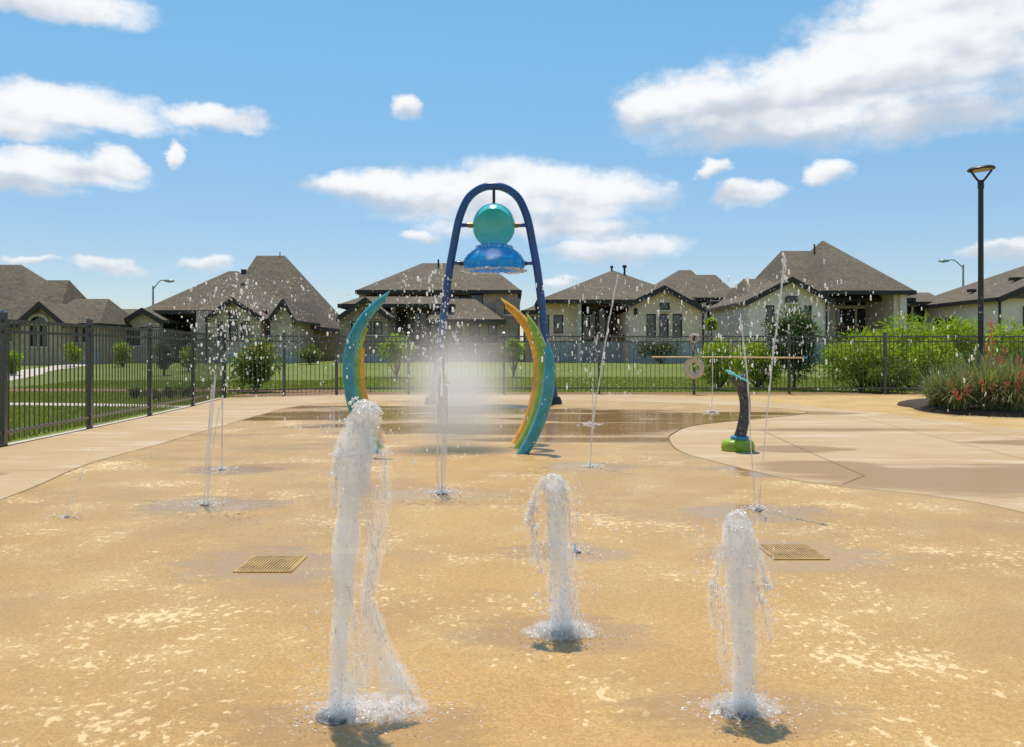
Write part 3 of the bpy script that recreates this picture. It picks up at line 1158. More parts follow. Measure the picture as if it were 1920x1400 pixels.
# stucco house with three tall windows
h = house('beige stucco house with three tall windows under a wide gable', 1246, 44)
hip(h, 45.0, 14, 1008, 1308, 563, 1147, 1151, 508)
hip(h, 47.5, 8, 978, 1110, 583, 1042, 1066, 558)
gable(h, 43.2, 9, (1246, 536), (1174, 570.5), (1323, 578), 'beige_stucco', 1180, 1317,
      [(1212, 1230, 589, 634, 1, 2), (1236, 1254, 589, 634, 1, 2), (1261, 1279, 589, 634, 1, 2)], [(1237, 1255, 569, 582)])
block(h, 48.6, 4, 1080, 1182, 566, 'brown_brick', [(1092, 1118, 582, 640, 2, 1), (1122, 1150, 576, 640, 2, 1), (1154, 1170, 582, 640)])
block(h, 46.0, 8, 1014, 1088, 564.5, 'beige_stucco', [(1038, 1056, 591, 626, 1, 2), (1020, 1030, 591, 626)])
block(h, 48.0, 6, 984, 1030, 584, 'beige_stucco', [(994, 1008, 594, 626)])
col(h, 45.3, 1083, 1090, 564)
plinth(h, 43.55, 1178, 1319, 642)
plinth(h, 45.95, 1010, 1176, 642)
downspout(h, 43.55, 1318, 580)
pipe(h, 1147, 512, 503, 52, .06, .1)
pipe(h, 1171, 520, 502, 51, .07, .14)
m = MB()
a = P(1192, 585, 43.55)
m.lathe([(.05, -.18), (.1, -.15), (.09, .1), (.13, .12), (.03, .2)], (a.x, a.y, a.z), 10)
m.build('wall_lamp', MATS['dark_trim'], h)
m = MB()
a, b = P(1150, 640, 43.0), P(1172, 628, 43.0)
m.box((a.x, 43.0, a.z), (b.x, 43.6, b.z))
m.box((a.x + .06, 42.96, a.z + .06), (b.x - .06, 42.998, b.z - .06))
m.build('patio_step', MATS['patio_brick'], h)

# house standing further back
h = house('grey roofed stucco house set further back between two stucco houses', 1330, 62)
hip(h, 60, 14, 1195, 1352, 562, 1273, 1296, 507)
hip(h, 59, 10, 1262, 1390, 559, 1306, 1342, 516)
hip(h, 58.5, 10, 1330, 1470, 566, 1366, 1440, 540)
gable(h, 57.6, 5, (1384, 565), (1342, 592), (1432, 592), 'beige_stucco', 1348, 1424, [(1372, 1392, 598, 628, 2, 1)])
block(h, 60.4, 8, 1225, 1345, 562, 'white_stucco', [(1306, 1322, 564, 574, 2, 1)])
block(h, 59.2, 8, 1318, 1440, 567, 'white_stucco', [(1326, 1336, 580, 604)])

# pale stucco house on the right
h = house('pale stucco house with the tallest pointed roof and a deep covered patio', 1540, 44)
hip(h, 44.4, 14, 1545, 1717, 546, 1541, 1544, 452)
hip(h, 46.5, 13, 1472, 1716, 560, 1465, 1540, 471)
hip(h, 45.8, 8, 1405, 1500, 562, 1394, 1440, 523.5)
gable(h, 43.2, 9, (1485, 520), (1398, 565), (1564, 563), 'white_stucco', 1404, 1554,
      [(1436, 1452, 573, 610, 1, 2), (1508, 1522, 573, 610, 1, 2)], [(1472, 1494, 556, 568)])
block(h, 48.6, 4, 1540, 1700, 548, 'white_stucco', [(1567, 1580, 558, 573), (1584, 1608, 558, 573), (1614, 1640, 558, 573),
      (1567, 1603, 579, 640, 2, 1), (1607, 1640, 579, 640, 2, 1)])
block(h, 45.0, 6, 1676, 1687, 547, 'white_stucco')
col(h, 44.7, 1688, 1700, 547, 'white_stucco')
hip(h, 46.6, 9, 1690, 1776, 567, 1694, 1742, 549)
block(h, 47.1, 7, 1698, 1768, 568, 'white_stucco', [(1701, 1709, 575, 606, 1, 1), (1713, 1734, 575, 606, 2, 1), (1740, 1759, 575, 606, 2, 1)])
plinth(h, 43.55, 1402, 1556, 640)
downspout(h, 43.55, 1549, 566)
pipe(h, 1527, 480, 458, 51, .05)
m = MB()
a, b = P(1566, 613, 45.2), P(1690, 613, 45.2)
m.bar(a, b, .08, .1)
m.bar(a - Vector((0, 0, .7)), b - Vector((0, 0, .7)), .05, .08)
for k in range(12):
    q = a.lerp(b, (k + .5) / 12)
    m.bar(q, q - Vector((0, 0, .7)), .03, .03)
m.build('patio_rail', MATS['patio_brick'], h)

# far right house, its side wall running towards the camera
h = house('pale grey stucco house at the far right edge, long roof running back', 1880, 41)
z_e, z_r = P(1869, 560, 40).z, 6.25
xl, xr, xm = 24.0, 36.0, 30.0
m = MB()
m.v = [(xl, 39.6, z_e), (xr, 39.6, z_e), (xr, 50, z_e), (xl, 50, z_e), (xm, 39.6, z_r), (xm, 45, z_r)]
m.f = [(0, 4, 5, 3), (1, 2, 5, 4), (3, 5, 2), (0, 3, 2, 1), (0, 1, 4)]
o = m.build('roof', MATS['shingles'], h)
m = MB()
m.bar((xl - .05, 39.55, z_e - .08), (xl - .05, 50, z_e - .08), .12, .2)
m.bar((xl, 39.5, z_e - .12), (xm, 39.5, z_r - .12), .12, .28)
m.bar((xm, 39.5, z_r - .12), (xr, 39.5, z_e - .12), .12, .28)
m.build('fascia', MATS['dark_trim'], o)
m = MB()
m.box((xl + .4, 40.0, zbot(40)), (xr - .4, 49.6, z_e - .01))
m.v += [(xl + .4, 40.0, z_e - .012), (xr - .4, 40.0, z_e - .012), (xm, 40.0, z_r - .3), (xl + .4, 40.3, z_e - .012), (xr - .4, 40.3, z_e - .012), (xm, 40.3, z_r - .3)]
m.f += [(8, 9, 10), (13, 12, 11), (8, 10, 13, 11), (9, 12, 13, 10)]
m.build('wall', MATS['white_stucco'], h)
m = MB()
m.box((xl + .35, 39.95, zbot(40) - .02), (xr - .3, 49.7, .95))
m.build('plinth', MATS['grey_stone'], h)
for (y0, y1) in ((44.2, 45.0), (45.3, 46.1)):
    m = MB()
    m.box((xl + .36, y0, 2.2), (xl + .43, y1, 2.9))
    o = m.build('window', MATS['dark_trim'], h)
    m = MB()
    m.box((xl + .352, y0 + .05, 2.25), (xl + .38, y1 - .05, 2.85))
    m.build('pane', MATS['window_glass'], o)
window(h, 40.0, 1918, 1960, 575, 625, 2, 2, proud=.13)
m = MB()
m.bar((xl + .36, 39.96, z_e - .1), (xl + .36, 39.96, .3), .09, .09)
m.build('downspout', MATS['dark_trim'], h)
for (q, w_) in (((26.5, 42.0), .35), ((27.6, 41.0), .4), ((25.4, 44), .3)):
    zz = z_e + (z_r - z_e) * (q[0] - xl) / (xm - xl)
    m = MB()
    m.box((q[0] - w_, q[1] - .15, zz), (q[0] + w_, q[1] + .15, zz + .16))
    m.build('roof_vent', MATS['dark_trim'], h)

# ------------------------------------------------------------------ fences
FH = 1.52


def fence(posts, label, z=0.0):
    p0 = posts[0]
    root = thing('metal_fence', (p0[0], p0[1], z), label, 'fence')
    proto_post = proto_pick = None
    # one post and one picket mesh shared by all
    mb = MB()
    mb.box((-.032, -.032, -.05), (.032, .032, FH))
    mb.box((-.037, -.037, FH), (.037, .037, FH + .018))
    mb.v += [(0, 0, FH + .05)]
    k = len(mb.v) - 1
    mb.f += [(k - 4, k - 3, k), (k - 3, k - 2, k), (k - 2, k - 1, k), (k - 1, k - 4, k)]
    for i, (x, y) in enumerate(posts):
        if proto_post is None:
            mb.v = [(a + p0[0], b + p0[1], c + z) for a, b, c in mb.v]
            proto_post = mb.build('post', MATS['fence_metal'], root)
            q = posts[1]
            proto_post.rotation_euler = (0, 0, math.atan2(q[1] - y, q[0] - x))
        else:
            q = posts[i - 1]
            share(proto_post, root, (x - p0[0], y - p0[1], 0), (0, 0, math.atan2(y - q[1], x - q[0])))
    for i in range(len(posts) - 1):
        a, b = Vector((*posts[i], z)), Vector((*posts[i + 1], z))
        d = b - a
        L = d.length
        u = d.normalized()
        ang = math.atan2(d.y, d.x)
        for h_, t in ((FH - .075, .036), (FH - .205, .036), (.15, .036)):
            mb = MB()
            mb.bar(a + u * .03 + Vector((0, 0, h_)), b - u * .03 + Vector((0, 0, h_)), .034, t)
            mb.build('rail', MATS['fence_metal'], root)
        n = max(1, round(L / .111) - 1)
        for k in range(1, n + 1):
            c = a + d * (k / (n + 1))
            if proto_pick is None:
                mb = MB()
                mb.box((-.007, -.007, .05), (.007, .007, FH - .062))
                mb.v = [(q[0] + p0[0], q[1] + p0[1], q[2] + z) for q in mb.v]
                proto_pick = mb.build('picket', MATS['fence_metal'], root)
                proto_pick.location = (c.x - p0[0], c.y - p0[1], 0)
                proto_pick.rotation_euler = (0, 0, ang)
            else:
                share(proto_pick, root, (c.x - p0[0], c.y - p0[1], 0), (0, 0, ang))
    return root


fence([(-5.88, 6.85), (-5.92, 9.31), (-6.05, 11.46), (-6.22, 13.74), (-6.45, 16.17), (-6.84, 19.0)],
      'black metal picket fence running along the lawn at left towards the back corner')
fence([(-6.84, 19.05), (-5.64, 19.8), (-4.48, 20.42), (-2.65, 20.5), (-.21, 20.5), (2.23, 20.5), (4.66, 20.5), (7.1, 20.5), (9.56, 20.5), (12.0, 20.5), (14.4, 20.5)],
      'black metal picket fence across the back between the pad and the houses')

# ------------------------------------------------------------------ rescue gear on the back fence
def rescue():
    Df = 20.36
    c = P(1301, 690, Df)
    t = thing('life_ring', (c.x, Df, 0), 'off white life ring hanging on the back fence', 'life ring')
    mb = MB()
    n, k = 32, 12
    for i in range(n):
        a = 2 * math.pi * i / n
        for j in range(k):
            b = 2 * math.pi * j / k
            r = .195 + .075 * math.cos(b)
            mb.v.append((c.x + r * math.cos(a), c.y + .055 * math.sin(b), c.z + r * math.sin(a)))
    for i in range(n):
        for j in range(k):
            mb.f.append((i * k + j, i * k + (j + 1) % k, ((i + 1) % n) * k + (j + 1) % k, ((i + 1) % n) * k + j))
    mb.build('ring', MATS['life_ring_shell'], t, smooth=True)
    for a in (45, 135, 225, 315):
        mb = MB()
        q = Vector((math.cos(R(a)), 0, math.sin(R(a))))
        tv = Vector((-q.z, 0, q.x))
        pts = [c + q * (.195 + .079 * math.cos(R(b))) + Vector((0, .059 * math.sin(R(b)), 0)) for b in range(0, 361, 30)]
        i = len(mb.v)
        for p_ in pts:
            mb.v += [tuple(p_ - tv * .02), tuple(p_ + tv * .02)]
        mb.f = [(2 * z, 2 * z + 1, 2 * z + 3, 2 * z + 2) for z in range(len(pts) - 1)]
        mb.build('band', MATS['pale_trim'], t)
    mb = MB()
    mb.bar((c.x, Df + .075, c.z + .28), (c.x, Df + .075, c.z + .1), .03, .02)
    mb.build('hook', MATS['black_metal'], t)
    # rope
    q = P(1302, 634, Df)
    t = thing('rope_coil', (q.x, Df, q.z - .2), 'pale pink coil of rope hung above the life ring', 'rope')
    for i in range(5):
        mb = MB()
        rx, rz = random.uniform(.09, .125), random.uniform(.08, .11)
        ox, oz = random.uniform(-.015, .015), random.uniform(-.02, .02)
        mb.tube([(q.x + ox + rx * math.cos(R(a)), Df - .02 + i * .014, q.z + oz + rz * math.sin(R(a))) for a in range(0, 361, 15)], .014, 6)
        mb.build('loop', MATS['rope_pink'], t, smooth=True)
    mb = MB()
    mb.tube(smooth_path([(q.x + .02, Df, q.z - .1), (q.x - .03, Df, q.z - .25), (q.x + .03, Df, q.z - .4), (q.x - .01, Df, q.z - .52)], 6), .011, 6)
    mb.build('tail', MATS['rope_pink'], t, smooth=True)
    # small frame
    a, b = P(1285, 658, Df + .04), P(1299, 642, Df + .04)
    t = thing('notice_frame', (a.x, Df, a.z), 'small empty metal frame on the fence beside the rope coil', 'frame')
    mb = MB()
    f = .025
    mb.box((a.x, Df + .06, a.z), (a.x + f, Df + .10, b.z))
    mb.box((b.x - f, Df + .06, a.z), (b.x, Df + .10, b.z))
    mb.box((a.x + f, Df + .06, a.z), (b.x - f, Df + .10, a.z + f))
    mb.box((a.x + f, Df + .06, b.z - f), (b.x - f, Df + .10, b.z))
    mb.build('border', MATS['galvanised'], t)
    # reaching pole
    a, b = P(1222, 670, Df - .08), P(1506, 671.5, Df - .08)
    t = thing('reaching_pole', (a.x, Df, a.z), 'long pale yellow reaching pole lying level across the back fence', 'pole')
    mb = MB()
    mb.tube([a, a.lerp(b, .5) + Vector((0, 0, .006)), b], .02, 10)
    mb.build('shaft', MATS['pole_yellow'], t, smooth=True, angle=40)
    mb = MB()
    mb.tube([b + Vector((.003, 0, 0)), b + Vector((.10, 0, 0))], .026, 10)
    mb.build('grip', MATS['blue_plastic'], t)
    for x in (1320, 1480):
        q = P(x, 671, Df - .05)
        mb = MB()
        mb.bar((q.x, Df - .08, q.z - .035), (q.x, Df + .12, q.z - .035), .03, .02)
        mb.build('bracket', MATS['black_metal'], t)


rescue()

# ------------------------------------------------------------------ spray arches
def spray_arch(D, side, up, mat, label, w=.066):
    """side -1 left, +1 right; up = angle reached above the widest point; tighter curve above it than below"""
    s = D / F
    k0 = 8.55 / F
    cx, cz = (842 - 960) * s, CAM_H - 33 * s
    Rw, Ru, Rl = 188 * k0, 160 * k0, 275 * k0
    low = math.degrees(math.asin(min(1, cz / Rl))) + 3.5
    pts, rad = [], []
    n = 44

    def at(a):
        if a >= 0:
            return Vector((cx + side * (Rw - Ru + Ru * math.cos(R(a))), D, cz + Ru * math.sin(R(a))))
        return Vector((cx + side * (Rw - Rl + Rl * math.cos(R(a))), D, cz + Rl * math.sin(R(a))))
    for i in range(n + 1):
        t = i / n
        pts.append(at(-low + (up + low) * t))
        k = 1.0 - .45 * max(0, (t - .5) / .5) ** 2 - .22 * max(0, (.35 - t) / .35) ** 2
        rad.append(w * k)
    b0 = pts[0]
    root = thing('spray_arch', (b0[0], D, 0), label, 'water feature', 'coloured spray arches standing on the pad')
    mb = MB()
    mb.tube(pts, rad, 16, side=(0, 1, 0), flat=1.15)
    # slanting cut at the tip: draw the outer side out to a point
    tipc = Vector(pts[-1])
    out = (tipc - Vector((cx + side * (Rw - Ru), D, cz))).normalized()
    tan = (Vector(pts[-1]) - Vector(pts[-2])).normalized()
    for i in range(len(mb.v) - 16, len(mb.v)):
        v = Vector(mb.v[i])
        k = (v - tipc).dot(out) / rad[-1]
        mb.v[i] = tuple(v + tan * (k * .075))
    mb.build('arch_shell', MATS[mat], root, smooth=True, angle=50)
    # nozzles on the inner side
    for f in (.45, .62, .8):
        i = int(f * n)
        tn = (pts[min(i + 1, n)] - pts[i - 1]).normalized()
        d = Vector((tn.z, 0, -tn.x)) * side
        q = pts[i] - d * (rad[i] - .006)
        mb = MB()
        mb.tube([q, q - d * .014], .008, 8)
        mb.build('nozzle', MATS['nozzle_metal'], root)
    return root


spray_arch(8.55, -1, 56, 'teal_paint', 'teal spray arch on the left side, tallest of the left three')
spray_arch(9.05, -1, 32, 'green_paint', 'lime green spray arch between teal and yellow ones on the left side')
spray_arch(9.54, -1, 16, 'yellow_paint', 'short yellow spray arch, innermost on the left side')
spray_arch(9.54, 1, 57, 'yellow_paint', 'tall yellow spray arch, innermost on the right side')
spray_arch(9.05, 1, 37, 'green_paint', 'lime green spray arch between yellow and teal ones on the right side')
spray_arch(8.55, 1, 15, 'teal_paint', 'short teal spray arch, outermost on the right side')


# ------------------------------------------------------------------ tipping bucket frame
def bucket():
    D = 16.5
    s = D / F
    c0 = P(925, HOR, D)
    root = thing('tipping_bucket_frame', (c0.x, D, 0), 'tall navy blue arch carrying a round teal bucket over a blue dome', 'water feature')
    half = [(0, 349.5), (15, 351), (31, 358), (46, 371), (57, 391), (66, 418), (75, 465), (83, 510), (91, 575), (97, 635), (105, 692), (116, 757)]
    pts = [P(925 - x, y, D) for x, y in reversed(half)] + [P(925 + x, y, D) for x, y in half[1:]]
    pts = smooth_path(pts, 6)
    mb = MB()
    mb.tube(pts, .082, 16)
    mb.build('frame', MATS['navy_paint'], root, smooth=True, angle=60)
    for sx in (-1, 1):
        b = P(925 + sx * 117, 757, D)
        mb = MB()
        mb.lathe([(.13, .004), (.13, .05), (.105, .12), (.09, .16)], (b.x, D, 0), 20)
        mb.build('foot', MATS['black_metal'], root, smooth=True, angle=40)
        for (y, x0, x1, nm) in ((423, 65, 44, 'axle'), (494, 78, 60, 'dome_arm')):
            mb = MB()
            mb.tube([P(925 + sx * x0, y, D), P(925 + sx * x1, y, D)], .04, 12)
            o = mb.build(nm, MATS['navy_paint'], root, smooth=True, angle=40)
            mb = MB()
            mb.tube([P(925 + sx * (x1 + 3), y, D), P(925 + sx * (x1 - 6), y, D)], .052, 12)
            mb.build('bearing', MATS['brass' if nm == 'axle' else 'black_metal'], o, smooth=True, angle=40)
    mb = MB()
    mb.tube([P(926, 352, D), P(926, 392, D)], .03, 10)
    mb.build('feed_pipe', MATS['black_metal'], root, smooth=True, angle=40)
    # bucket: a hollow ball tipped forward
    c = P(926, 424, D)
    Ro, Ri, cut = .44, .415, .20
    nrm = Vector((0, -.93, -.37)).normalized()
    rot = nrm.to_track_quat('Z', 'Y').to_matrix()
    th0 = math.acos(cut / Ro)
    prof = []
    for i in range(19):
        t = math.pi - (math.pi - th0) * i / 18
        prof.append((Ro * math.sin(t), Ro * math.cos(t)))
    th1 = math.acos(cut / Ri)
    rim_r = Ri * math.sin(th1)
    for i in range(9):
        t = i / 8
        prof.append((rim_r * (1 - t), cut - .02 - .11 * math.sin(t * math.pi / 2)))
    mb = MB()
    mb.lathe(prof, (0, 0, 0), 40, cap=False)
    mb.v = [tuple(c + rot @ Vector((v[0], v[1], v[2]))) for v in mb.v]
    mb.v = [(v[0], v[1], c.z + (v[2] - c.z) * 1.05) for v in mb.v]
    ob = mb.build('bucket', MATS['bucket_teal'], root, smooth=True, angle=50)
    # dome
    e = P(927, 507, D)
    mb = MB()
    mb.lathe([(.54, 0.0), (.60, .03), (.635, .09), (.64, .16), (.615, .23), (.56, .30), (.48, .37), (.41, .42), (.36, .46), (.34, .50), (.15, .53), (.0, .54)], tuple(e), 48)
    # running water gives the dome an uneven skin
    nv = []
    for v in mb.v:
        k = mnoise.noise(Vector(v) * 6.0) * .018
        d = Vector((v[0] - e.x, v[1] - e.y, 0))
        d = d.normalized() if d.length > 1e-4 else d
        nv.append(tuple(Vector(v) + d * k))
    mb.v = nv
    mb.build('splash_dome', MATS['blue_dome'], root, smooth=True)
    # thrown sheet and rim foam
    mb = MB()
    n = 72
    prof = [(.36, .46), (.46, .415), (.58, .35), (.68, .27), (.76, .18), (.82, .10)]
    for i, (r, z) in enumerate(prof):
        for k in range(n):
            a = 2 * math.pi * k / n
            w = mnoise.noise(Vector((math.cos(a) * 3, math.sin(a) * 3, i * .35)))
            rr = r * (1 + .10 * w * i / 5)
            mb.v.append((e.x + rr * math.cos(a), e.y + rr * math.sin(a), e.z + z + .05 * w * i / 5))
    rs = random.Random(5)
    for i in range(len(prof) - 1):
        for k in range(n):
            q = i * n
            mb.f.append((q + k, q + (k + 1) % n, q + n + (k + 1) % n, q + n + k))
    mb.build('water_sheet', MATS['sheet_water'], root, smooth=True)
    mb = MB()
    for i in range(260):
        a = rs.uniform(0, 2 * math.pi)
        r = rs.gauss(.60, .04)
        mb.ico((e.x + r * math.cos(a), e.y + r * math.sin(a), e.z + rs.gauss(-.01, .012)), (rs.uniform(.02, .06), rs.uniform(.02, .06), rs.uniform(.008, .016)))
    for i in range(240):
        a = rs.uniform(0, 2 * math.pi)
        r = rs.gauss(.36, .03)
        mb.ico((e.x + r * math.cos(a), e.y + r * math.sin(a), e.z + rs.gauss(.45, .02)), rs.uniform(.008, .022))
    o = mb.build('rim_foam', MATS['droplet_water'], root, smooth=True)
    o['kind'] = 'stuff'


bucket()


# ------------------------------------------------------------------ bent spray post
def spray_post():
    D = 8.87
    b = P(1382, 843, D)
    root = thing('spray_post', (b.x, D, 0), 'dark curved spray post with a tilted teal cap on a lime green foot', 'water feature')
    s = D / F
    mb = MB()
    import bmesh
    # lobed foot
    n = 40
    rings = [(1.0, .004), (1.03, .04), (1.0, .075), (.93, .102), (.78, .118), (.4, .122)]
    for (k, z) in rings:
        for i in range(n):
            a = 2 * math.pi * i / n
            e = 1 + .05 * math.cos(3 * a + .5)
            mb.v.append((b.x + .178 * k * e * math.cos(a), D + .15 * k * e * math.sin(a), z))
    for r in range(len(rings) - 1):
        for i in range(n):
            mb.f.append((r * n + i, r * n + (i + 1) % n, (r + 1) * n + (i + 1) % n, (r + 1) * n + i))
    mb.f.append(tuple((len(rings) - 1) * n + i for i in range(n)))
    mb.build('foot', MATS['lime_plastic'], root, smooth=True, angle=50)
    q = P(1387, 826, D)
    mb = MB()
    mb.lathe([(.095, .118), (.10, .13), (.098, .152), (.085, .16), (.05, .162)], (q.x, D, 0), 28)
    mb.build('collar', MATS['blue_plastic'], root, smooth=True, angle=40)
    pts = smooth_path([P(1386, 822, D), P(1392, 800, D), P(1397, 770, D), P(1396, 745, D), P(1390, 722, D), P(1382, 706, D)], 6)
    rad = [.066 - .008 * math.sin(math.pi * min(1, i / (len(pts) - 1) * 1.2)) + .022 * max(0, i / (len(pts) - 1) - .82) / .18 for i in range(len(pts))]
    mb = MB()
    mb.tube(pts, rad, 18)
    mb.build('post', MATS['black_rubber'], root, smooth=True, angle=60)
    c = P(1384, 706, D)
    mb = MB()
    mb.lathe([(.0, -.012), (.13, -.012), (.152, -.006), (.152, .004), (.13, .012), (0, .014)], (0, 0, 0), 32, cap=False)
    rt = Matrix.Rotation(R(27), 3, 'Y') @ Matrix.Rotation(R(4), 3, 'X')
    mb.v = [tuple(c + rt @ Vector(v)) for v in mb.v]
    mb.build('cap_plate', MATS['bucket_teal'], root, smooth=True, angle=40)
    o = MB()
    o.lathe([(.05, -.06), (.085, -.013)], (0, 0, 0), 20)
    o.v = [tuple(c + rt @ Vector(v)) for v in o.v]
    o.build('spout_neck', MATS['black_rubber'], root, smooth=True, angle=40)


spray_post()


# ------------------------------------------------------------------ drain grates
def grate(x0, x1, y0, y1, label):
    a, b = G((x0 + x1) / 2, y1), G((x0 + x1) / 2, y0)
    Dm = (a.y + b.y) / 2
    X0, X1 = (x0 - 960) * Dm / F, (x1 - 960) * Dm / F
    cxm, hw = (X0 + X1) / 2, (X1 - X0) * .42
    X0, X1 = cxm - hw, cxm + hw
    root = thing('drain_grate', ((X0 + X1) / 2, Dm, .005), label, 'drain', 'square floor drains set in the pad')
    Y0, Y1 = a.y + .015, b.y - .015
    z = .0060
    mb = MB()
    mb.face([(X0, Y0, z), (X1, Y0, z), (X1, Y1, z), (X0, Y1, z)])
    mb.build('slat_shade', MATS['drain_shade'], root)  # flat dark sheet above the pad, its colour giving the shade between slats
    mb = MB()
    t = .014
    zt = z + .0035
    mb.box((X0 - t, Y0 - t, .0045), (X1 + t, Y0, zt))
    mb.box((X0 - t, Y1, .0045), (X1 + t, Y1 + t, zt))
    mb.box((X0 - t, Y0, .0045), (X0, Y1, zt))
    mb.box((X1, Y0, .0045), (X1 + t, Y1, zt))
    mb.build('rim', MATS['grate_metal'], root)
    n = 17
    first = None
    pit = (X1 - X0) / n
    for k in range(n):
        X = X0 + pit * (k + .5)
        if first is None:
            mb = MB()
            o0 = origin(root)
            mb.box((o0.x - pit * .33, Y0 + .001, z + .001), (o0.x + pit * .33, Y1 - .001, zt - .001))
            first = mb.build('slat', MATS['grate_metal'], root)
            first.location = (X - o0.x, 0, 0)
        else:
            share(first, root, (X - o0.x, 0, 0))


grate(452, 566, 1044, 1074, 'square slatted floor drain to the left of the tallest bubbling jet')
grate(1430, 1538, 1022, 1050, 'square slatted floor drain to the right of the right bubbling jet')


# ------------------------------------------------------------------ lamps
def lamp_post():
    D = 16.4
    b = P(1839, HOR, D)
    root = thing('lamp_post', (b.x, D, 0), 'tall black lamp post with a ring head on a forked yoke beside the yucca bed', 'lamp post')
    top = P(1839, 345, D)
    mb = MB()
    mb.tube([(b.x, D, -.02), (b.x, D, top.z - .06)], [.057, .05], 16)
    mb.build('pole', MATS['black_metal'], root, smooth=True, angle=50)
    mb = MB()
    mb.lathe([(.11, 0), (.11, .18), (.075, .26)], (b.x, D, .0), 20)
    mb.build('base_cover', MATS['black_metal'], root, smooth=True, angle=40)
    mb = MB()
    mb.lathe([(.06, -.1), (.06, .05), (.045, .07)], tuple(top), 16)
    mb.build('collar', MATS['black_metal'], root, smooth=True, angle=40)
    for s in (-1, 1):
        mb = MB()
        pts = smooth_path([top + Vector((0, 0, .03)), top + Vector((s * .08, 0, .09)), top + Vector((s * .17, 0, .21)), top + Vector((s * .225, 0, .28))], 5)
        mb.tube(pts, .022, 10)
        mb.build('yoke_arm', MATS['black_metal'], root, smooth=True)
    h = top + Vector((.01, 0, .285))
    rt = Matrix.Rotation(R(-3), 3, 'Y')
    mb = MB()
    mb.lathe([(.205, -.012), (.252, -.005), (.258, .018), (.225, .05), (.12, .066), (0, .07)], (0, 0, 0), 36, cap=False)
    mb.v = [tuple(h + rt @ Vector(v)) for v in mb.v]
    o = mb.build('lamp_head', MATS['black_metal'], root, smooth=True, angle=40)
    mb = MB()
    mb.lathe([(0, -.016), (.12, -.018), (.206, -.008)], (0, 0, 0), 36, cap=False)
    mb.v = [tuple(h + rt @ Vector(v)) for v in mb.v]
    mb.build('lens', MATS['lamp_lens'], o)


lamp_post()


def street_lamp(x, ytop, xa, ya, D, label):
    b = P(x, HOR, D)
    root = thing('street_lamp', (b.x, D, gz(0, D)), label, 'street lamp', 'street lamps beyond the houses')
    t = P(x, ytop, D)
    mb = MB()
    mb.tube([(b.x, D, gz(0, D)), t], [.13, .08], 12)
    mb.build('pole', MATS['galvanised'], root, smooth=True, angle=50)
    e = P(xa, ya, D)
    mid = t.lerp(e, .55) + Vector((0, 0, .22))
    mb = MB()
    mb.tube(smooth_path([t - Vector((0, 0, .3)), mid, e], 8), .05, 8)
    mb.build('arm', MATS['galvanised'], root, smooth=True)
    s = 1 if xa > x else -1
    mb = MB()
    mb.tube([e - Vector((s * .2, 0, 0)), e + Vector((s * .3, 0, -.03)), e + Vector((s * .75, 0, -.03))], [.09, .16, .07], 10, side=(0, 1, 0), flat=1.4)
    mb.build('lamp_head', MATS['galvanised'], root, smooth=True)


street_lamp(287, 537, 312, 527, 75, 'grey street lamp rising behind the left houses, arm pointing right')
street_lamp(1806, 497, 1775, 489.5, 75, 'grey street lamp rising behind the right houses, arm pointing left')


# ------------------------------------------------------------------ rack behind the fence
def rack():
    D = 22.0
    a = P(1720, HOR, D)
    root = thing('bike_rack', (a.x, D, 0), 'black bent tube rack standing in the shrubs behind the fence', 'rack')
    for (x0, x1, yt) in ((1716, 1741, 674), (1772, 1797, 676)):
        p, q = P(x0, yt, D), P(x1, yt, D)
        mb = MB()
        mb.tube(smooth_path([(p.x, D, -.02), (p.x, D, p.z - .15), (p.x + .06, D, p.z - .02), (q.x - .06, D, q.z), (q.x, D, q.z - .15), (q.x, D, -.02)], 6), .034, 10)
        mb.build('hoop', MATS['black_metal'], root, smooth=True)
    p, q = P(1741, 690, D), P(1772, 694, D)
    mb = MB()
    mb.tube([p, q], .025, 8)
    mb.build('tie_bar', MATS['black_metal'], root, smooth=True)


rack()

# ------------------------------------------------------------------ vegetation
def leaf_cloud(mb, centers, n, size, spread, aspect=.35, droop=.2, rs=None):
    """many small leaves gathered round clump centres (c, r)"""
    rs = rs or rng
    C = np.array([tuple(c) for c, r in centers])
    Rr = np.array([r for c, r in centers])
    w = Rr ** 2.2
    idx = rs.choice(len(C), n, p=w / w.sum())
    d = rs.normal(size=(n, 3))
    d /= np.linalg.norm(d, axis=1)[:, None]
    rad = Rr[idx] * (rs.random(n) ** .45) * spread
    pos = C[idx] + d * rad[:, None]
    ax = d * .8 + rs.normal(size=(n, 3)) * .55
    ax[:, 2] += .25 - droop
    ax /= np.linalg.norm(ax, axis=1)[:, None]
    sd = np.cross(ax, rs.normal(size=(n, 3)))
    sd /= np.linalg.norm(sd, axis=1)[:, None]
    L = size * (.6 + .8 * rs.random(n))[:, None]
    a = pos
    b = pos + ax * L * .5 + sd * L * aspect * .5
    c = pos + ax * L
    e = pos + ax * L * .5 - sd * L * aspect * .5
    base = len(mb.v)
    V = np.stack([a, b, c, e], 1).reshape(-1, 3)
    mb.v += [tuple(q) for q in V]
    mb.f += [(base + 4 * i, base + 4 * i + 1, base + 4 * i + 2, base + 4 * i + 3) for i in range(n)]


def clumps(c, rx, ry, rz, k, rs, rmin=.22, rmax=.42):
    out = []
    m = min(rx, ry, rz)
    for _ in range(k):
        d = rs.normal(size=3)
        d /= np.linalg.norm(d)
        t = rs.random() ** .4
        q = np.array(tuple(c)) + d * np.array((rx, ry, rz)) * t * .82
        out.append((q, (rx * ry * rz) ** (1 / 3) * rs.uniform(rmin, rmax)))
    return out


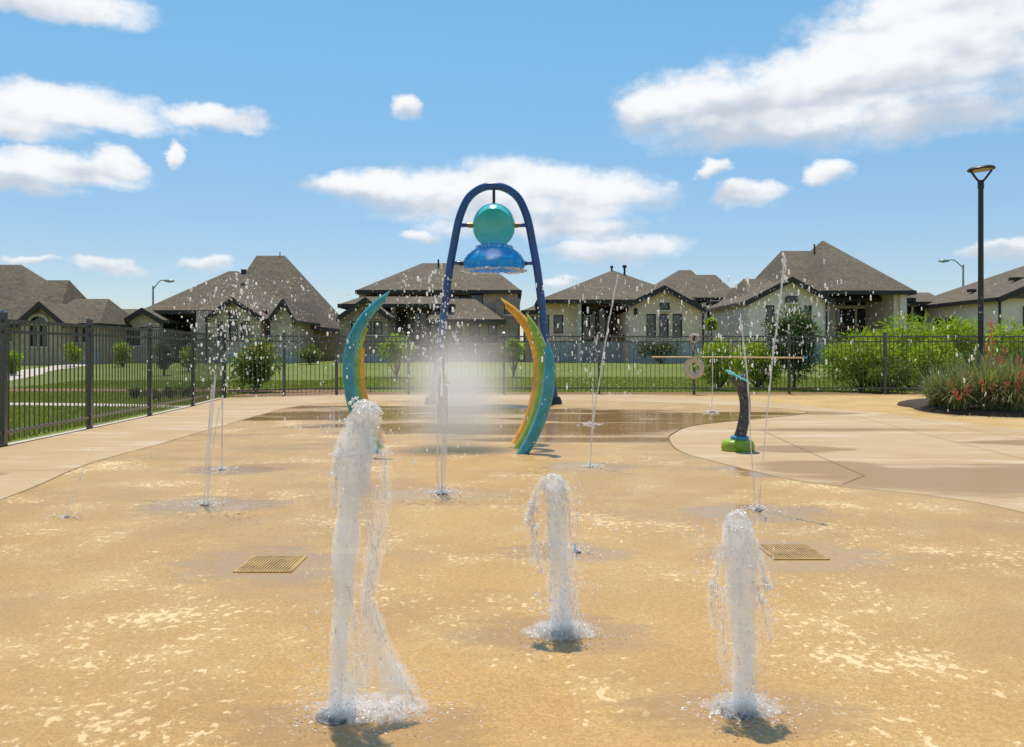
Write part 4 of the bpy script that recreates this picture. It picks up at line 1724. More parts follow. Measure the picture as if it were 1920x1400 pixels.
def shrub(px, D, leaf, label, n=2600, size=.11, name='shrub', cat='shrub', flowers=None, seed=1, trunk=0.0, k=22, group='shrubs beyond the fence', aspect=.3, depth=.8):
    """px = (x0, x1, ytop, ybottom) of the crown as seen at distance D"""
    x0, x1, y0, y1 = px
    rs = np.random.default_rng(seed)
    a, b = P(x0, y1, D), P(x1, y0, D)
    g0 = gz(0, D) - .02
    zb = max(a.z, g0 + .06) if not trunk else a.z
    c = Vector(((a.x + b.x) / 2, D, (zb + b.z) / 2))
    rx, rz = (b.x - a.x) / 2, (b.z - zb) / 2
    ry = rx * depth
    root = thing(name, (c.x, D, g0), label, cat, group)
    cl = clumps(c, rx, ry, rz, k, rs)
    mb = MB()
    leaf_cloud(mb, cl, n, size, 1.0, aspect, rs=rs)
    o = mb.build('crown' if trunk else 'foliage', MATS[leaf], root)
    # stems reaching into the clumps
    mb = MB()
    if trunk:
        fork = Vector((c.x, D, zb + rz * .35))
        mb.tube([(c.x, D, g0 - .05), (c.x + .02, D, (g0 + zb) / 2), fork], [trunk, trunk * .8, trunk * .6], 8)
        src, r0 = fork, trunk * .45
    else:
        src, r0 = Vector((c.x, D, g0)), .025
    for q, r in cl[:12]:
        q = Vector(q)
        m_ = src.lerp(q, .5) + Vector((rs.normal() * .06, rs.normal() * .06, .05))
        mb.tube([src, m_, q], [r0, r0 * .6, r0 * .25], 5)
    mb.build('trunk' if trunk else 'stems', MATS['bark'], root)
    if flowers:
        mb = MB()
        top = sorted(cl, key=lambda t: -t[0][2])[:8]
        leaf_cloud(mb, top, flowers, .09, 1.1, .6, rs=rs)
        mb.build('blossoms', MATS['yellow_flower'], root)
    return root


def vegetation():
    B = 'leaf_bright'
    # right hand willowy shrubs, from the tree outwards
    shrub((1540, 1690, 618, 740), 22.2, B, 'bright green willowy shrub behind the fence, right of the dark tree', 7600, .15, seed=11, k=60, aspect=.2)
    shrub((1622, 1790, 598, 740), 23.4, B, 'tall bright green willowy shrub behind the fence post near the black rack', 8600, .15, seed=12, k=70, aspect=.2)
    shrub((1735, 1868, 588, 738), 22.6, B, 'tall bright green willowy shrub just left of the lamp post', 7600, .15, seed=13, k=60, aspect=.2)
    shrub((1826, 1945, 610, 735), 22.9, B, 'bright green willowy shrub behind the coral flowers, right of the lamp post', 6600, .15, seed=14, k=54, aspect=.2)
    shrub((1700, 1812, 640, 740), 21.6, B, 'bright green willowy shrub around the black rack', 4800, .15, seed=33, k=30, aspect=.2)
    shrub((1600, 1720, 676, 742), 21.4, 'leaf_mid', 'low dark leafy shrub at the fence foot below the willowy ones', 2600, .12, seed=15, k=20)
    shrub((1300, 1396, 632, 732), 23.0, B, 'light green shrub behind the life ring and the reaching pole', 5200, .13, seed=16, k=44, aspect=.22)
    shrub((1372, 1470, 634, 732), 23.6, B, 'rounded green shrub behind the bent spray post', 5000, .13, seed=17, k=44, aspect=.25)
    shrub((1322, 1346, 596, 622), 46, B, 'small light green tree beside the beige stucco house', 700, .2, seed=18, k=12, name='tree', cat='tree', trunk=.05, group='trees near the houses')
    shrub((1436, 1540, 560, 712), 23.2, 'leaf_dark', 'dark green tree on a slim trunk in front of the pale stucco house', 8200, .13, seed=19, k=60, name='tree', cat='tree', trunk=.06, group='trees near the houses', aspect=.28)
    # left and centre
    shrub((428, 532, 632, 738), 21.8, 'leaf_mid', 'green shrub with yellow flowers at the back fence corner', 3600, .13, flowers=150, seed=21, k=30)
    shrub((3, 40, 655, 706), 31, B, 'light green shrub nearest the left edge on the lawn', 1500, .14, seed=22, k=16)
    shrub((122, 154, 640, 682), 37, B, 'light green young tree on the lawn by the curved sidewalk', 1200, .16, seed=23, k=14, name='tree', cat='tree', trunk=.04, group='trees near the houses')
    shrub((214, 246, 638, 684), 37, B, 'light green shrub beside the stone house with the dark patio', 1400, .16, seed=24, k=16)
    shrub((286, 328, 644, 694), 31, 'leaf_olive', 'olive green bushy shrub in front of the dark patio', 2000, .13, seed=25, k=20)
    shrub((340, 368, 648, 694), 33, B, 'small light green shrub beside the olive green one', 1300, .13, seed=26, k=14)
    shrub((708, 780, 624, 684), 30, B, 'green shrub behind the mist by the left arches', 2800, .14, seed=27, k=24)
    shrub((944, 982, 634, 672), 30, B, 'light green shrub behind the mist by the right arches', 1500, .14, seed=28, k=16)
    shrub((558, 604, 648, 682), 40, 'leaf_mid', 'low green shrub against the tall roofed stone house', 900, .18, seed=30, k=12)
    shrub((1180, 1300, 642, 672), 41.5, 'leaf_olive', 'long low hedge plant along the beige stucco house', 1500, .18, seed=31, k=24, depth=.3)
    # low dark planting in the lawn bed
    rs = np.random.default_rng(5)
    for i, (x, D) in enumerate(((255, 18.6), (285, 18.2), (318, 18.8), (345, 19.6))):
        w = 16 + 5 * (i % 2)
        q = P(x, HOR, D)
        yb = HOR + (CAM_H) * F / D
        shrub((x - w, x + w, yb - 17, yb), D, 'leaf_olive', ('low olive ground plant in the lawn bed nearest the third fence post', 'low olive ground plant in the lawn bed, second from the third fence post',
              'low olive ground plant in the lawn bed, third from the third fence post', 'low olive ground plant in the lawn bed nearest the fence corner')[i], 420, .08, 'ground_plant', 'plant', seed=40 + i, k=8, group='low plants in the lawn bed')
    # grass blades by the fences, where the lawn is close enough to show them
    n = 110000
    X = np.concatenate([rs.uniform(-15, -6.1, n), rs.uniform(-6.5, 14, n // 2)])
    Y = np.concatenate([9.0 + 19 * rs.random(n) ** 1.3, rs.uniform(21.9, 30, n // 2)])
    left = -6.0 - np.clip((Y - 9) / 10, 0, 1) * .75 - .2
    keep = (X < left) | (Y > 21.5)
    # keep the sidewalk, the mulch strip and the kerb clear
    keep &= ~((Y > 16.0 - 0.02 * X) & (Y < 17.9) & (Y > 15.3) & (X < -6) & (abs(Y - np.interp(X, [-26, -16, -10.5, -8.2, -6.7], [17.6, 17.2, 16.9, 16.5, 15.9])) < .45))
    keep &= ~((X < -3.5) & (abs(Y - np.interp(X, [-28, -17, -11, -7.4, -4], [23, 22.9, 22.8, 22.6, 22])) < .8))
    keep &= ~(X < -3.0) | (X < -6.0) | (Y > 23)
    X, Y = X[keep], Y[keep]
    n = len(X)
    Z = np.array([gz(0, y) for y in Y]) - .032
    a = rs.random(n) * 6.283
    hgt = rs.uniform(.03, .07, n)
    wd = rs.uniform(.006, .012, n)
    dx, dy = np.cos(a) * wd, np.sin(a) * wd
    lx, ly = rs.normal(0, .02, n), rs.normal(0, .02, n)
    V = np.stack([np.stack([X - dx, Y - dy, Z], 1), np.stack([X + dx, Y + dy, Z], 1), np.stack([X + lx, Y + ly, Z + hgt], 1)], 1).reshape(-1, 3)
    mb = MB()
    mb.v = V.tolist()
    mb.f = [(3 * i, 3 * i + 1, 3 * i + 2) for i in range(n)]
    o = mb.build('grass', MATS['grass_blade'])
    tag(o, 'short mown green grass beyond the black fences', 'grass', kind='stuff')


vegetation()


def yucca_bed():
    # soil bed with a rolled edge
    pts = smooth_path([Vector((*G(*q)[:2], 0)) for q in ((1708, 762), (1722, 767), (1760, 772.5), (1830, 777), (1925, 780))] + [Vector((10.6, 13.2, 0)), Vector((12.5, 14.5, 0)), Vector((12.6, 17.5, 0)), Vector((10.5, 18.4, 0)), Vector((8.6, 17.4, 0)), Vector((7.9, 16.4, 0)), Vector((*G(1708, 762)[:2], 0))], 6)
    pts = pts[:-1]
    c = sum(pts, Vector()) / len(pts)
    mb = MB()
    n = len(pts)
    for k, z in ((1.0, -.011), (.985, .03), (.9, .07), (.5, .11)):
        for p in pts:
            q = c + (p - c) * k
            mb.v.append((q.x, q.y, z))
    for r in range(3):
        for i in range(n):
            mb.f.append((r * n + i, r * n + (i + 1) % n, (r + 1) * n + (i + 1) % n, (r + 1) * n + i))
    mb.f.append(tuple(3 * n + i for i in range(n)))
    o = mb.build('planting_bed', MATS['soil'], smooth=True)
    o['kind'] = 'structure'
    spots = [(1757, 14.9, .66, 'leftmost coral flowered yucca clump at the tip of the planting bed'),
             (1800, 14.2, .72, 'coral flowered yucca clump at the bed edge, second along from its tip'),
             (1850, 14.1, .80, 'grassy yucca clump at the bed edge below the lamp post'),
             (1905, 13.9, .82, 'coral flowered yucca clump at the bed edge, touching the right picture edge'),
             (1788, 16.2, .75, 'yucca clump at the back of the bed, left of the lamp post'),
             (1868, 15.4, .95, 'tall yucca clump with the highest coral flower spikes beside the lamp post'),
             (1925, 15.3, .95, 'yucca clump at the back of the bed at the right picture edge'),
             (1826, 15.2, .85, 'yucca clump in the middle of the bed in front of the lamp post'),
             (1776, 14.5, .62, 'low yucca clump between the two leftmost ones in the bed'),
             (1878, 14.0, .72, 'low yucca clump at the bed edge, second from the right picture edge')]
    spikes = {0: [(1772, 722), (1790, 724)], 1: [(1815, 728), (1792, 738)], 3: [(1916, 700), (1909, 712)], 5: [(1857, 602), (1850, 648), (1884, 655), (1868, 672)],
              6: [(1922, 690), (1908, 676)], 8: [(1783, 716)], 9: [(1884, 722)], 7: [(1829, 706), (1812, 700)], 2: [(1864, 724), (1838, 716)]}
    for i, (x, D, h, lab) in enumerate(spots):
        rs = np.random.default_rng(60 + i)
        X = (x - 960) * D / F
        root = thing('yucca', (X, D, .08), lab, 'plant', 'coral flowered yuccas in the planting bed')
        mb = MB()
        for k in range(260):
            a = rs.random() * 6.283
            lean = rs.uniform(.12, 1.25)
            L = h * rs.uniform(.8, 1.35)
            w = rs.uniform(.007, .013)
            p = Vector((X + rs.normal() * .05, D + rs.normal() * .05, .07))
            d = Vector((math.cos(a), math.sin(a), 0))
            sd = Vector((-d.y, d.x, 0)) * w
            ang = lean * .45
            prev = None
            seg = 6
            for j in range(seg + 1):
                wj = sd * (1 - (j / seg) ** 2 * .85)
                cur = (p - wj, p + wj)
                if prev:
                    mb.face([prev[0], prev[1], cur[1], cur[0]])
                prev = cur
                p = p + (d * math.sin(ang) + Vector((0, 0, math.cos(ang)))) * (L / seg)
                ang = min(ang + lean * .27, 2.3)
        # faces of one leaf share no vertices, so weld them by building leaf strips
        mb.build('leaves', MATS['yucca_leaf'], root)
        for (sx, sy) in spikes.get(i, []):
            t = P(sx, sy - 4, D - .26)
            b = Vector((X, D - .1, .2))
            mid = b.lerp(t, .55) + Vector((0, 0, -.04))
            path = smooth_path([b, mid, t], 6)
            mb = MB()
            mb.tube(path, [.011 - .007 * q / (len(path) - 1) for q in range(len(path))], 6)
            st = mb.build('flower_stalk', MATS['coral_flower'], root)
            mb = MB()
            for q in range(32):
                f = rs.uniform(.62, 1.0)
                k = f * (len(path) - 1)
                a_, b_ = path[int(k)], path[min(int(k) + 1, len(path) - 1)]
                c_ = a_.lerp(b_, k - int(k)) + Vector(rs.normal(size=3) * .028)
                mb.ico(c_, (rs.uniform(.010, .019), rs.uniform(.010, .019), rs.uniform(.016, .034)))
            mb.build('blossoms', MATS['coral_flower'], st)


yucca_bed()


# ------------------------------------------------------------------ water
def bake(o, voxel, smooth_n=2):
    """melt a soup of balls into one skin of water"""
    m = o.modifiers.new('skin', 'REMESH')
    m.mode = 'VOXEL'
    m.voxel_size = voxel
    m.use_smooth_shade = True
    s = o.modifiers.new('soft', 'SMOOTH')
    s.iterations = smooth_n
    s.factor = .5
    dg = bpy.context.evaluated_depsgraph_get()
    me = bpy.data.meshes.new_from_object(o.evaluated_get(dg))
    o.modifiers.clear()
    old = o.data
    o.data = me
    me.materials.clear()
    me.materials.append(old.materials[0])
    return o


def drop_field(mb, n, xr, yr, D, dD, size, rs, gauss=True, stretch=(1.0, 2.2)):
    """falling drops spread round a place; size in pixels of the photograph"""
    for _ in range(n):
        if gauss:
            x, y = rs.normal(xr[0], xr[1]), rs.normal(yr[0], yr[1])
        else:
            x, y = rs.uniform(*xr), rs.uniform(*yr)
        d = D + rs.normal() * dD
        p = P(x, y, d)
        if p.z < .01:
            continue
        if y < 520 and rs.random() < .93:
            continue
        r = size * (.18 + .72 * rs.random() ** 6) * d / F * .5
        k = rs.uniform(*stretch)
        mb.ico(p, (r, r, r * k))


def blob_string(mb, pts, D, rs, r=(1.5, 4.5), gap=.35, jit=2.5):
    """a stream breaking up into connected beads"""
    path = smooth_path([P(x, y, D) for x, y in pts], 10)
    s = D / F
    for p in path:
        if rs.random() < gap:
            continue
        q = p + Vector((rs.normal() * jit * s, rs.normal() * jit * s, rs.normal() * jit * s))
        rr = rs.uniform(*r) * s * .5
        mb.ico(q, (rr * rs.uniform(.6, 1.1), rr, rr * rs.uniform(.9, 2.4)))


def nozzle(root, x, y, r=.03):
    g_ = G(x, y)
    mb = MB()
    mb.lathe([(r, .0045), (r, .007), (r * .93, .009), (r * .35, .009), (r * .3, .006)], (g_.x, g_.y, 0), 20)
    mb.build('nozzle', MATS['nozzle_metal'], root, smooth=True, angle=40)


def bubbler(label, base, core, sheets, seed, pool, spl, lobes=()):
    """foaming column: core = [(x, y, half width)], sheets = falling strands, all in pixels at the nozzle's distance"""
    rs = np.random.default_rng(seed)
    g0 = G(*base)
    D = g0.y
    s = D / F
    root = thing('water_bubbler', (g0.x, D, .004), label, 'water jet', 'foaming ground bubblers')
    nozzle(root, base[0] - 10, base[1] - 4, .06)  # nozzle drawn wide and off to the left, its dark disc painting the shadow
    # dense aerated core: a body of scattering water
    path = [(P(x, y, D), w * s * .84) for x, y, w in core]
    pts = smooth_path([p for p, w in path], 8)
    ws = np.interp(np.linspace(0, 1, len(pts)), np.linspace(0, 1, len(path)), [w for p, w in path])
    mb = MB()
    mb.tube(pts, list(ws), 22)
    mb.v = [tuple(Vector(v) * 1.0 + Vector((mnoise.noise(Vector((v[0] * 45, v[1] * 45, v[2] * 7 + seed))), mnoise.noise(Vector((v[0] * 45 + 9, v[1] * 45, v[2] * 7 + seed))), 0)) * (13 * s)) for v in mb.v]
    mb.v = [(a, b, max(c, .006)) for a, b, c in mb.v]
    mb.build('foam_core', MATS['column_volume'], root, smooth=True)
    # lumpy skin round the core and the crest
    mb = MB()
    n = len(pts)
    for i in range(620):
        t = 1 - .62 * rs.random() ** 1.5 if i < 470 else rs.random()
        k = min(int(t * (n - 1)), n - 1)
        a = rs.random() * 6.283
        rough = 1 + .38 * mnoise.noise(Vector((math.cos(a) * 1.3 + seed, math.sin(a) * 1.3, t * 7)))
        w = ws[k] * rs.uniform(.8, 1.05) * rough
        r = s * rs.uniform(1.2, 4.2) * (.12 + .95 * t * t)
        p = pts[k] + Vector((math.cos(a) * w, math.sin(a) * w, rs.normal() * 6 * s))
        if p.z > .02:
            mb.ico(p, (r * .7, r * .7, r * rs.uniform(1.3, 3.6) * (1.5 - .8 * t)))
    for i in range(190):
        d = rs.normal(size=3)
        d /= np.linalg.norm(d)
        w = ws[-1] * (1.1 + .45 * mnoise.noise(Vector(d * 1.6) + Vector((seed, 0, 0))))
        p = pts[-2] + Vector(d * np.array((w, w, w * .8)))
        mb.ico(p, s * rs.uniform(2.2, 7))
    for (lx, ly, lr) in lobes:
        for i in range(34):
            d = rs.normal(size=3) * lr * .55 * s
            mb.ico(P(lx, ly, D - .01) + Vector(d), s * rs.uniform(1.0, 4.2) * (1.1 if i < 12 else .6))
    o = mb.build('crest', MATS['crest_water'], root, smooth=True)
    bake(o, s * 1.5, 1)
    o['kind'] = 'stuff'
    # thin veils of falling water
    for strand in sheets:
        sp = smooth_path([P(x, y, D - .015) for x, y, w in strand], 6)
        sw = np.interp(np.linspace(0, 1, len(sp)), np.linspace(0, 1, len(strand)), [w * s * 1.25 for x, y, w in strand])
        mb = MB()
        mb.tube(sp, list(sw), 12, side=(0, 1, 0), flat=.55)
        mb.v = [tuple(Vector(v) + Vector((mnoise.noise(Vector((v[0] * 60, v[1] * 60, v[2] * 12))), mnoise.noise(Vector((v[0] * 60, v[1] * 60 + 5, v[2] * 12))), 0)) * (8 * s)) for v in mb.v]
        mb.v = [(q[0], q[1], max(q[2], .006)) for q in mb.v]
        mb.build('veil', MATS['veil_volume'], root, smooth=True)
    # strands that fall back
    mb = MB()
    for strand in sheets:
        sp = smooth_path([P(x, y, D - .02) for x, y, w in strand], 16)
        sw = np.interp(np.linspace(0, 1, len(sp)), np.linspace(0, 1, len(strand)), [w for x, y, w in strand])
        for rep in range(4):
            ph = rs.random() * 9
            for i, p in enumerate(sp):
                if rs.random() < .30:
                    continue
                off = (mnoise.noise(Vector((ph, i * .18, 0))) * sw[i] + rs.normal() * 1.2) * s
                oy = mnoise.noise(Vector((ph + 5, i * .18, 3))) * sw[i] * s
                r = s * rs.uniform(.7, 2.1)
                mb.ico(p + Vector((off, oy, 0)), (r * .7, r * .7, r * rs.uniform(1.2, 3.6)))
    o = mb.build('falling_strands', MATS['crest_water'], root, smooth=True)
    bake(o, s * 1.1, 1)
    o['kind'] = 'stuff'
    # loose drops
    mb = MB()
    top = core[-1]
    cx = np.mean([c[0] for c in core])
    for _ in range(1800):
        t = rs.random()
        y = base[1] + (top[1] - base[1]) * t
        xc = np.interp(t, np.linspace(0, 1, len(core)), [c[0] for c in core])
        x = xc + rs.normal() * (26 + 26 * t)
        p = P(x, y, D + rs.normal() * .05)
        if p.z < .008:
            continue
        r = s * (.4 + 2.0 * rs.random() ** 6)
        mb.ico(p, (r, r, r * rs.uniform(.9, 2.2)))
    for (x, y, sx, sy, n_) in spl:
        drop_field(mb, n_, (x, sx), (y, sy), D, .05, 6.5, rs, stretch=(.8, 1.6))
    o = mb.build('droplets', MATS['droplet_water'], root, smooth=True)
    o['kind'] = 'stuff'
    # low haze of spray over the landing place
    mb = MB()
    c = G(pool[0], pool[1])
    mb.lathe([(.01, .006), (1.0, .007), (.92, .02), (.66, .038), (.3, .055), (.01, .06)], (0, 0, 0), 28)
    mb.v = [(c.x + a_ * pool[2] * s * 1.05 * (1 + .25 * mnoise.noise(Vector((a_ * 2, b_ * 2, seed)))), c.y + b_ * pool[3] * 1.1, z_) for a_, b_, z_ in mb.v]
    mb.build('spray_haze', MATS['haze_volume'], root, smooth=True)
    # churned pool where it lands
    mb = MB()
    (px_, py_, rx_, ry_) = pool
    c = G(px_, py_)
    for i in range(900):
        a = rs.random() * 6.283
        t = rs.random() ** .6 * (1 + .45 * mnoise.noise(Vector((math.cos(a) * 2.2 + seed, math.sin(a) * 2.2, 0))) + .3 * mnoise.noise(Vector((math.cos(a) * 7, math.sin(a) * 7, seed))))
        r = s * rs.uniform(1.2, 5.0) * max(.25, 1.2 - .85 * t)
        x = c.x + math.cos(a) * t * rx_ * s
        y = c.y + math.sin(a) * t * ry_
        mb.ico((x, y, .004 + r * .3 + .022 * (1 - t) * rs.random()), (r * rs.uniform(.8, 2.0), r * rs.uniform(.8, 2), r * .7))
    for i in range(240):                       # crown of small spurts
        a = rs.random() * 6.283
        t = rs.uniform(.25, .8)
        x = c.x + math.cos(a) * t * rx_ * s
        y = c.y + math.sin(a) * t * ry_
        hgt = abs(rs.normal()) * 26 * s
        for k in range(4):
            r = s * rs.uniform(1.2, 2.6) * (1 - .15 * k)
            mb.ico((x + math.cos(a) * hgt * .25 * k / 3, y + math.sin(a) * hgt * .25 * k / 3, .006 + hgt * k / 3), (r, r, r * 1.9))
    for i in range(420):                       # flat spatter thrown over the concrete
        a = rs.random() * 6.283
        t = 1 + abs(rs.normal()) * .5
        r = s * rs.uniform(.6, 2.6)
        mb.ico((c.x + math.cos(a) * t * rx_ * s, c.y + math.sin(a) * t * ry_, .0055), (r * 1.8, r * 1.8, r * .45))
    o = mb.build('splash_pool', MATS['crest_water'], root, smooth=True)
    bake(o, s * 1.4, 1)
    o['kind'] = 'stuff'
    return root


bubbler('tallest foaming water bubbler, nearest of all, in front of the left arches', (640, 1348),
        [(640, 1345, 24), (640, 1250, 24), (642, 1150, 25), (648, 1040, 27), (655, 950, 30), (662, 890, 36), (672, 830, 40), (682, 785, 34), (686, 768, 22)],
        [[(690, 770, 10), (712, 830, 12), (722, 900, 10), (716, 980, 10), (702, 1060, 14), (694, 1130, 14), (712, 1220, 16), (745, 1300, 24)],
         [(676, 850, 12), (690, 930, 14), (696, 1010, 12), (690, 1080, 12), (686, 1170, 10), (680, 1290, 14)],
         [(655, 1100, 8), (668, 1190, 8), (672, 1300, 12)],
         [(700, 1130, 8), (722, 1200, 10), (760, 1280, 14), (780, 1320, 12)],
         [(640, 840, 8), (630, 880, 9), (628, 950, 7)]],
        1, (698, 1338, 122, .10), [(740, 1290, 40, 28, 240), (600, 1310, 30, 24, 90), (640, 870, 18, 40, 110), (705, 930, 16, 60, 160)],
        [(706, 772, 12), (698, 792, 11), (632, 850, 12), (628, 884, 9), (718, 850, 8), (664, 756, 10)])
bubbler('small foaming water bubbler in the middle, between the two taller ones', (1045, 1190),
        [(1052, 1188, 24), (1054, 1120, 23), (1052, 1050, 22), (1047, 990, 22), (1043, 945, 24), (1040, 915, 25), (1039, 900, 15)],
        [[(1022, 896, 8), (1004, 930, 9), (992, 970, 8), (1002, 1010, 8), (1016, 1070, 8)],
         [(1058, 900, 6), (1066, 950, 6), (1070, 1010, 7), (1076, 1080, 7), (1078, 1160, 8)],
         [(1030, 960, 8), (1030, 1040, 8), (1034, 1130, 8)],
         [(1008, 905, 6), (1000, 960, 7), (998, 1060, 6)]],
        2, (1052, 1189, 74, .09), [(1060, 1165, 34, 16, 150), (1000, 985, 14, 34, 90), (1066, 1060, 12, 50, 90)],
        [(1000, 948, 10), (993, 966, 9), (1060, 922, 8), (1022, 900, 9), (1004, 985, 7)])
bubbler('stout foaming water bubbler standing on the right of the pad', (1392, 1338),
        [(1396, 1336, 26), (1396, 1260, 27), (1394, 1180, 28), (1391, 1110, 31), (1388, 1050, 34), (1385, 1010, 37), (1384, 982, 30), (1384, 972, 18)],
        [[(1414, 1010, 8), (1428, 1060, 10), (1436, 1095, 12), (1448, 1104, 6)],
         [(1352, 1020, 8), (1342, 1080, 9), (1334, 1110, 8), (1340, 1180, 7)],
         [(1420, 1100, 8), (1434, 1150, 8), (1446, 1200, 6)],
         [(1360, 1100, 8), (1356, 1180, 8), (1362, 1280, 9)]],
        3, (1392, 1333, 78, .075), [(1400, 1300, 40, 22, 170), (1340, 1120, 14, 40, 80), (1440, 1120, 14, 50, 110)],
        [(1442, 1100, 8), (1426, 1092, 14), (1430, 1120, 10), (1344, 1108, 11), (1336, 1098, 7), (1360, 1040, 9)])


def jet(label, base, streams, strings, fields, seed, w=1.6, nz=.03, splash=60):
    rs = np.random.default_rng(seed)
    g0 = G(*base)
    D = g0.y
    s = D / F
    root = thing('water_jet', (g0.x, D, .004), label, 'water jet', 'thin ground water jets')
    nozzle(root, base[0], base[1], nz)
    for st in streams:
        mb = MB()
        pth = smooth_path([P(x, y, D) for x, y in st], 14)
        nn = len(pth)
        rad = [w * s * (.5 + .45 * abs(mnoise.noise(Vector((seed, i * .35, 1)))) + .55 * i / nn) for i in range(nn)]
        pth = [p + Vector((mnoise.noise(Vector((i * .2, seed, 0))), mnoise.noise(Vector((i * .2, seed, 7))), 0)) * (1.5 * s * i / nn) for i, p in enumerate(pth)]
        mb.tube(pth, rad, 7)
        mb.build('stream', MATS['stream_water'], root, smooth=True)
    mb = MB()
    for (pts, r, gap, jit) in strings:
        blob_string(mb, pts, D, rs, r, gap, jit)
    if strings:
        o = mb.build('bead_string', MATS['clear_water' if w > 90 else 'droplet_water'], root, smooth=True)
        bake(o, s * .7, 1)
        o['kind'] = 'stuff'
    mb = MB()
    for f in fields:
        drop_field(mb, f[0], f[1], f[2], D, f[3], f[4], rs, *(f[5:]))
    for _ in range(splash):
        a = rs.random() * 6.283
        r = abs(rs.normal()) * .10
        q = s * rs.uniform(.6, 2.2)
        mb.ico((g0.x + math.cos(a) * r, D + math.sin(a) * r, .006 + abs(rs.normal()) * .015), (q * 1.6, q * 1.6, q * .6))
    o = mb.build('droplets', MATS['droplet_water'], root, smooth=True)
    o['kind'] = 'stuff'


G_, U_ = True, False
ST = (1.5, 4.0)
jet('tall central water jet rising through the mist between the arches', (828, 925),
    [[(824, 922), (819, 880), (822, 800), (824, 700)], [(829, 922), (832, 850), (833, 760), (831, 660)], [(833, 922), (836, 850), (838, 780), (836, 700)], [(828, 922), (828, 840), (828, 740)]],
    [([(836, 740), (834, 640), (830, 600), (826, 560), (834, 520), (830, 495)], (2, 6), .35, 6), ([(820, 680), (816, 640), (824, 610), (830, 580)], (1.5, 5), .4, 5),
     ([(862, 665), (855, 640), (851, 630), (858, 622)], (1.5, 3.5), .2, 1.5), ([(768, 590), (766, 560), (764, 530), (755, 515)], (2, 5), .45, 5), ([(812, 600), (810, 560), (806, 535), (812, 510)], (2, 6), .35, 5),
     ([(823, 690), (822, 720), (826, 780)], (1.2, 2.6), .4, 2)],
    [(390, (815, 45), (600, 70), .25, 7, G_, (1, 2.6)), (195, (850, 90), (700, 80), .4, 5.5), (150, (700, 60), (600, 70), .5, 5.5), (97, (840, 60), (850, 40), .4, 5)], 21, 2.2, .05, 220)
jet('water jet at left that breaks into white beads in front of the steep roof', (386, 946),
    [[(383, 944), (386, 880), (392, 800), (398, 720)], [(388, 944), (391, 870), (397, 790), (404, 700)], [(390, 944), (396, 860), (412, 760)]],
    [([(398, 740), (402, 680), (410, 640), (414, 590), (424, 560)], (1.8, 5), .3, 5), ([(420, 735), (423, 700), (421, 660), (428, 610), (440, 580)], (2, 6), .25, 4), ([(442, 540), (444, 525), (443, 512)], (1.5, 3.6), .1, 1.2),
     ([(380, 740), (381, 680), (379, 600), (381, 560)], (1, 2.6), .45, 2), ([(455, 640), (462, 620), (458, 600)], (2, 5.5), .3, 5)],
    [(465, (430, 45), (600, 70), .35, 6.5), (615, (510, 80), (560, 60), .5, 5), (225, (560, 80), (680, 70), .5, 5.5), (90, (340, 50), (580, 50), .4, 4), (120, (330, 60), (690, 40), .4, 3.4)], 22, 1.7, .04, 120)
jet('thin water jet standing behind the left beaded jet', (416, 880), [[(415, 878), (416, 820), (418, 740)], [(418, 878), (417, 800), (416, 750)]],
    [([(418, 750), (419, 700), (422, 660)], (1, 3), .4, 2)], [(45, (420, 20), (720, 60), .1, 4)], 23, 1.2, .03, 60)
jet('single slanting water jet that leans right in front of the stucco gable', (1106, 875),
    [[(1106, 873), (1112, 800), (1120, 740), (1132, 660), (1146, 580), (1159, 515)], [(1107, 873), (1110, 800), (1118, 740)]],
    [([(1120, 740), (1132, 660), (1146, 580), (1159, 512)], (1, 2.4), .5, 1)], [(315, (1100, 60), (600, 70), .4, 5, G_, ST), (270, (1210, 70), (580, 60), .5, 5, G_, ST), (90, (1060, 60), (700, 60), .5, 4, G_, ST)], 24, 1.5, .03, 90)
jet('twin water jets that fork upward on the right, beside the bent spray post', (1420, 957),
    [[(1417, 955), (1411, 880), (1406, 800), (1404, 740), (1396, 660), (1388, 600)], [(1423, 955), (1431, 860), (1437, 790), (1443, 730), (1450, 660), (1462, 570), (1471, 480)]],
    [([(1437, 790), (1443, 720), (1450, 650), (1456, 600), (1464, 550), (1471, 478)], (1.5, 5), .25, 2.5), ([(1472, 530), (1473, 505), (1470, 480)], (2, 6.5), .1, 3), ([(1404, 720), (1398, 650), (1388, 580), (1376, 555)], (1.2, 3.4), .45, 4), ([(1455, 640), (1452, 660), (1449, 690)], (2, 5), .2, 3),
     ([(1395, 690), (1392, 640), (1394, 580), (1398, 545)], (1.2, 4), .4, 4)],
    [(420, (1400, 60), (590, 70), .4, 5, G_, ST), (375, (1520, 60), (580, 70), .5, 4.6, G_, ST), (97, (1400, 40), (760, 60), .3, 3.4, G_, ST), (195, (1640, 90), (600, 70), .5, 4, G_, ST), (127, (1830, 60), (620, 90), .5, 4.6, G_, ST)], 25, 1.7, .04, 120)
jet('string of drops above the back of the pad, left of the forked twin jets', (1334, 772),
    [[(1334, 770), (1336, 720), (1336, 660)]], [([(1336, 680), (1334, 620), (1332, 580), (1330, 545)], (1, 3), .35, 1.5)], [(150, (1330, 30), (620, 60), .3, 4, G_, ST)], 26, 1.0, .05, 60)
jet('short string of drops behind the leaning jet, at the back of the pad', (1110, 795),
    [[(1110, 793), (1111, 750), (1112, 720)]], [([(1111, 735), (1110, 700), (1108, 670), (1114, 645), (1116, 634)], (1.2, 3.2), .2, 1.5), ([(1116, 655), (1122, 668)], (1.2, 2.2), .2, 1)], [(67, (1110, 30), (690, 40), .3, 3.4, G_, ST)], 27, 1.0, .05, 50)
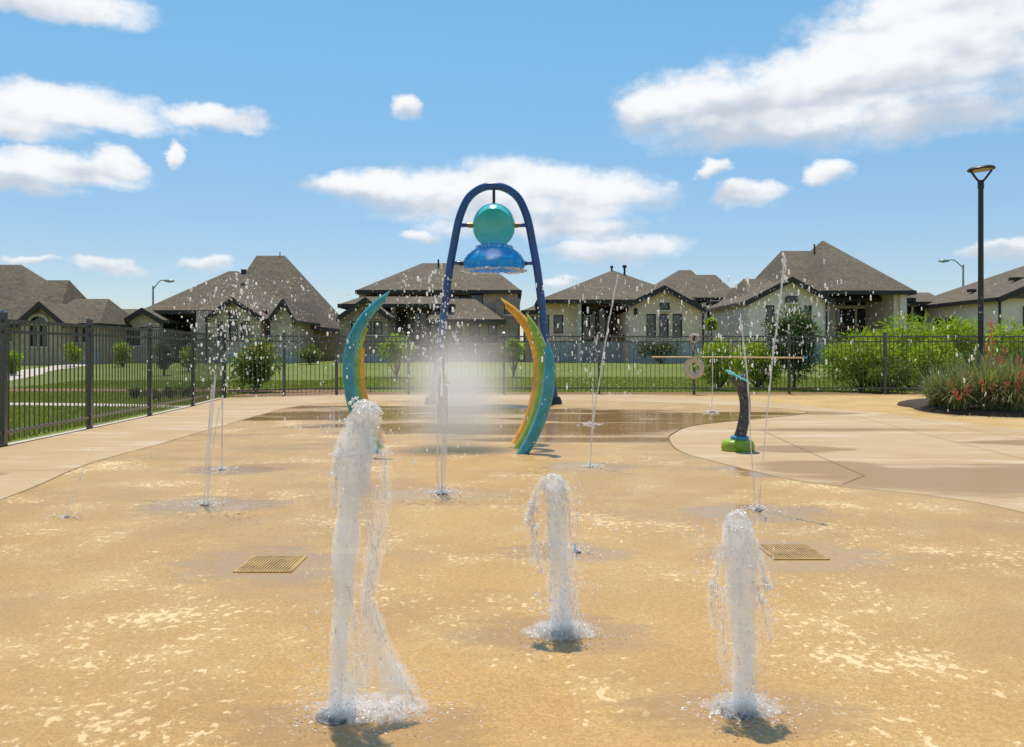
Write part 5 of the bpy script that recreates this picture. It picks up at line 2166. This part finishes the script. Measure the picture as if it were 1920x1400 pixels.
jet('faint low water jet near the left joint, bending right', (124, 970), [[(124, 968), (134, 940), (146, 905), (160, 872)], [(121, 968), (128, 945), (136, 928)]], [], [(30, (150, 14), (890, 30), .05, 3)], 28, 1.0, .025, 40)
jet('faint thin water jet beside the small middle bubbler', (1082, 1036), [[(1082, 1034), (1083, 990), (1081, 950)]], [], [(37, (1090, 30), (990, 30), .08, 3.4)], 29, .8, .022, 60)


# ------------------------------------------------------------------ mist
def mist():
    def ball(name, c, r, label):
        mb = MB()
        n, k = 24, 14
        prof = [(max(math.sin(math.pi * i / k), 0), -math.cos(math.pi * i / k)) for i in range(k + 1)]
        mb.lathe(prof, (0, 0, 0), n, cap=False)
        me = bpy.data.meshes.new(name)
        me.from_pydata(mb.v, [], mb.f)
        me.materials.append(MATS['mist_volume'])
        o = bpy.data.objects.new(name, me)
        sc.collection.objects.link(o)
        o.location = c
        o.scale = r
        tag(o, label, 'mist', kind='stuff')
    ball('mist', (-.60, 8.95, .40), (.95, .75, .80), 'dense pale mist low between the coloured arches')
    ball('mist', (-.64, 9.05, .74), (1.12, .75, .98), 'thin upper mist drifting between the coloured arches')


mist()


def fan_sprays():
    for i, (x, y, x1, y1, D, wd) in enumerate(((692, 612, 760, 640, 9.0, 22), (684, 660, 770, 665, 9.1, 26), (676, 706, 760, 690, 9.3, 20),
                                               (1002, 655, 930, 660, 9.2, 26), (1004, 704, 940, 690, 9.2, 22), (985, 612, 920, 650, 9.3, 20))):
        a, b = P(x, y, D), P(x1, y1, D)
        d = (b - a)
        mb = MB()
        s = D / F
        mb.tube([a, a + d * .3, a + d * .65, a + d * .9, a + d * 1.1, a + d * 1.25], [.004, wd * .35 * s, wd * .75 * s, wd * .95 * s, wd * .7 * s, wd * .1 * s], 14, side=(0, 1, 0), flat=.3)
        lab = ('fan of fine spray from the top nozzle of the left arches', 'fan of fine spray from the middle nozzle of the left arches', 'fan of fine spray from the lowest nozzle of the left arches',
               'fan of fine spray from the middle nozzle of the right arches', 'fan of fine spray from the lowest nozzle of the right arches', 'fan of fine spray from the top nozzle of the right arches')[i]
        o = mb.build('spray_mist', MATS['fan_volume'])
        tag(o, lab, 'mist', kind='stuff')


fan_sprays()
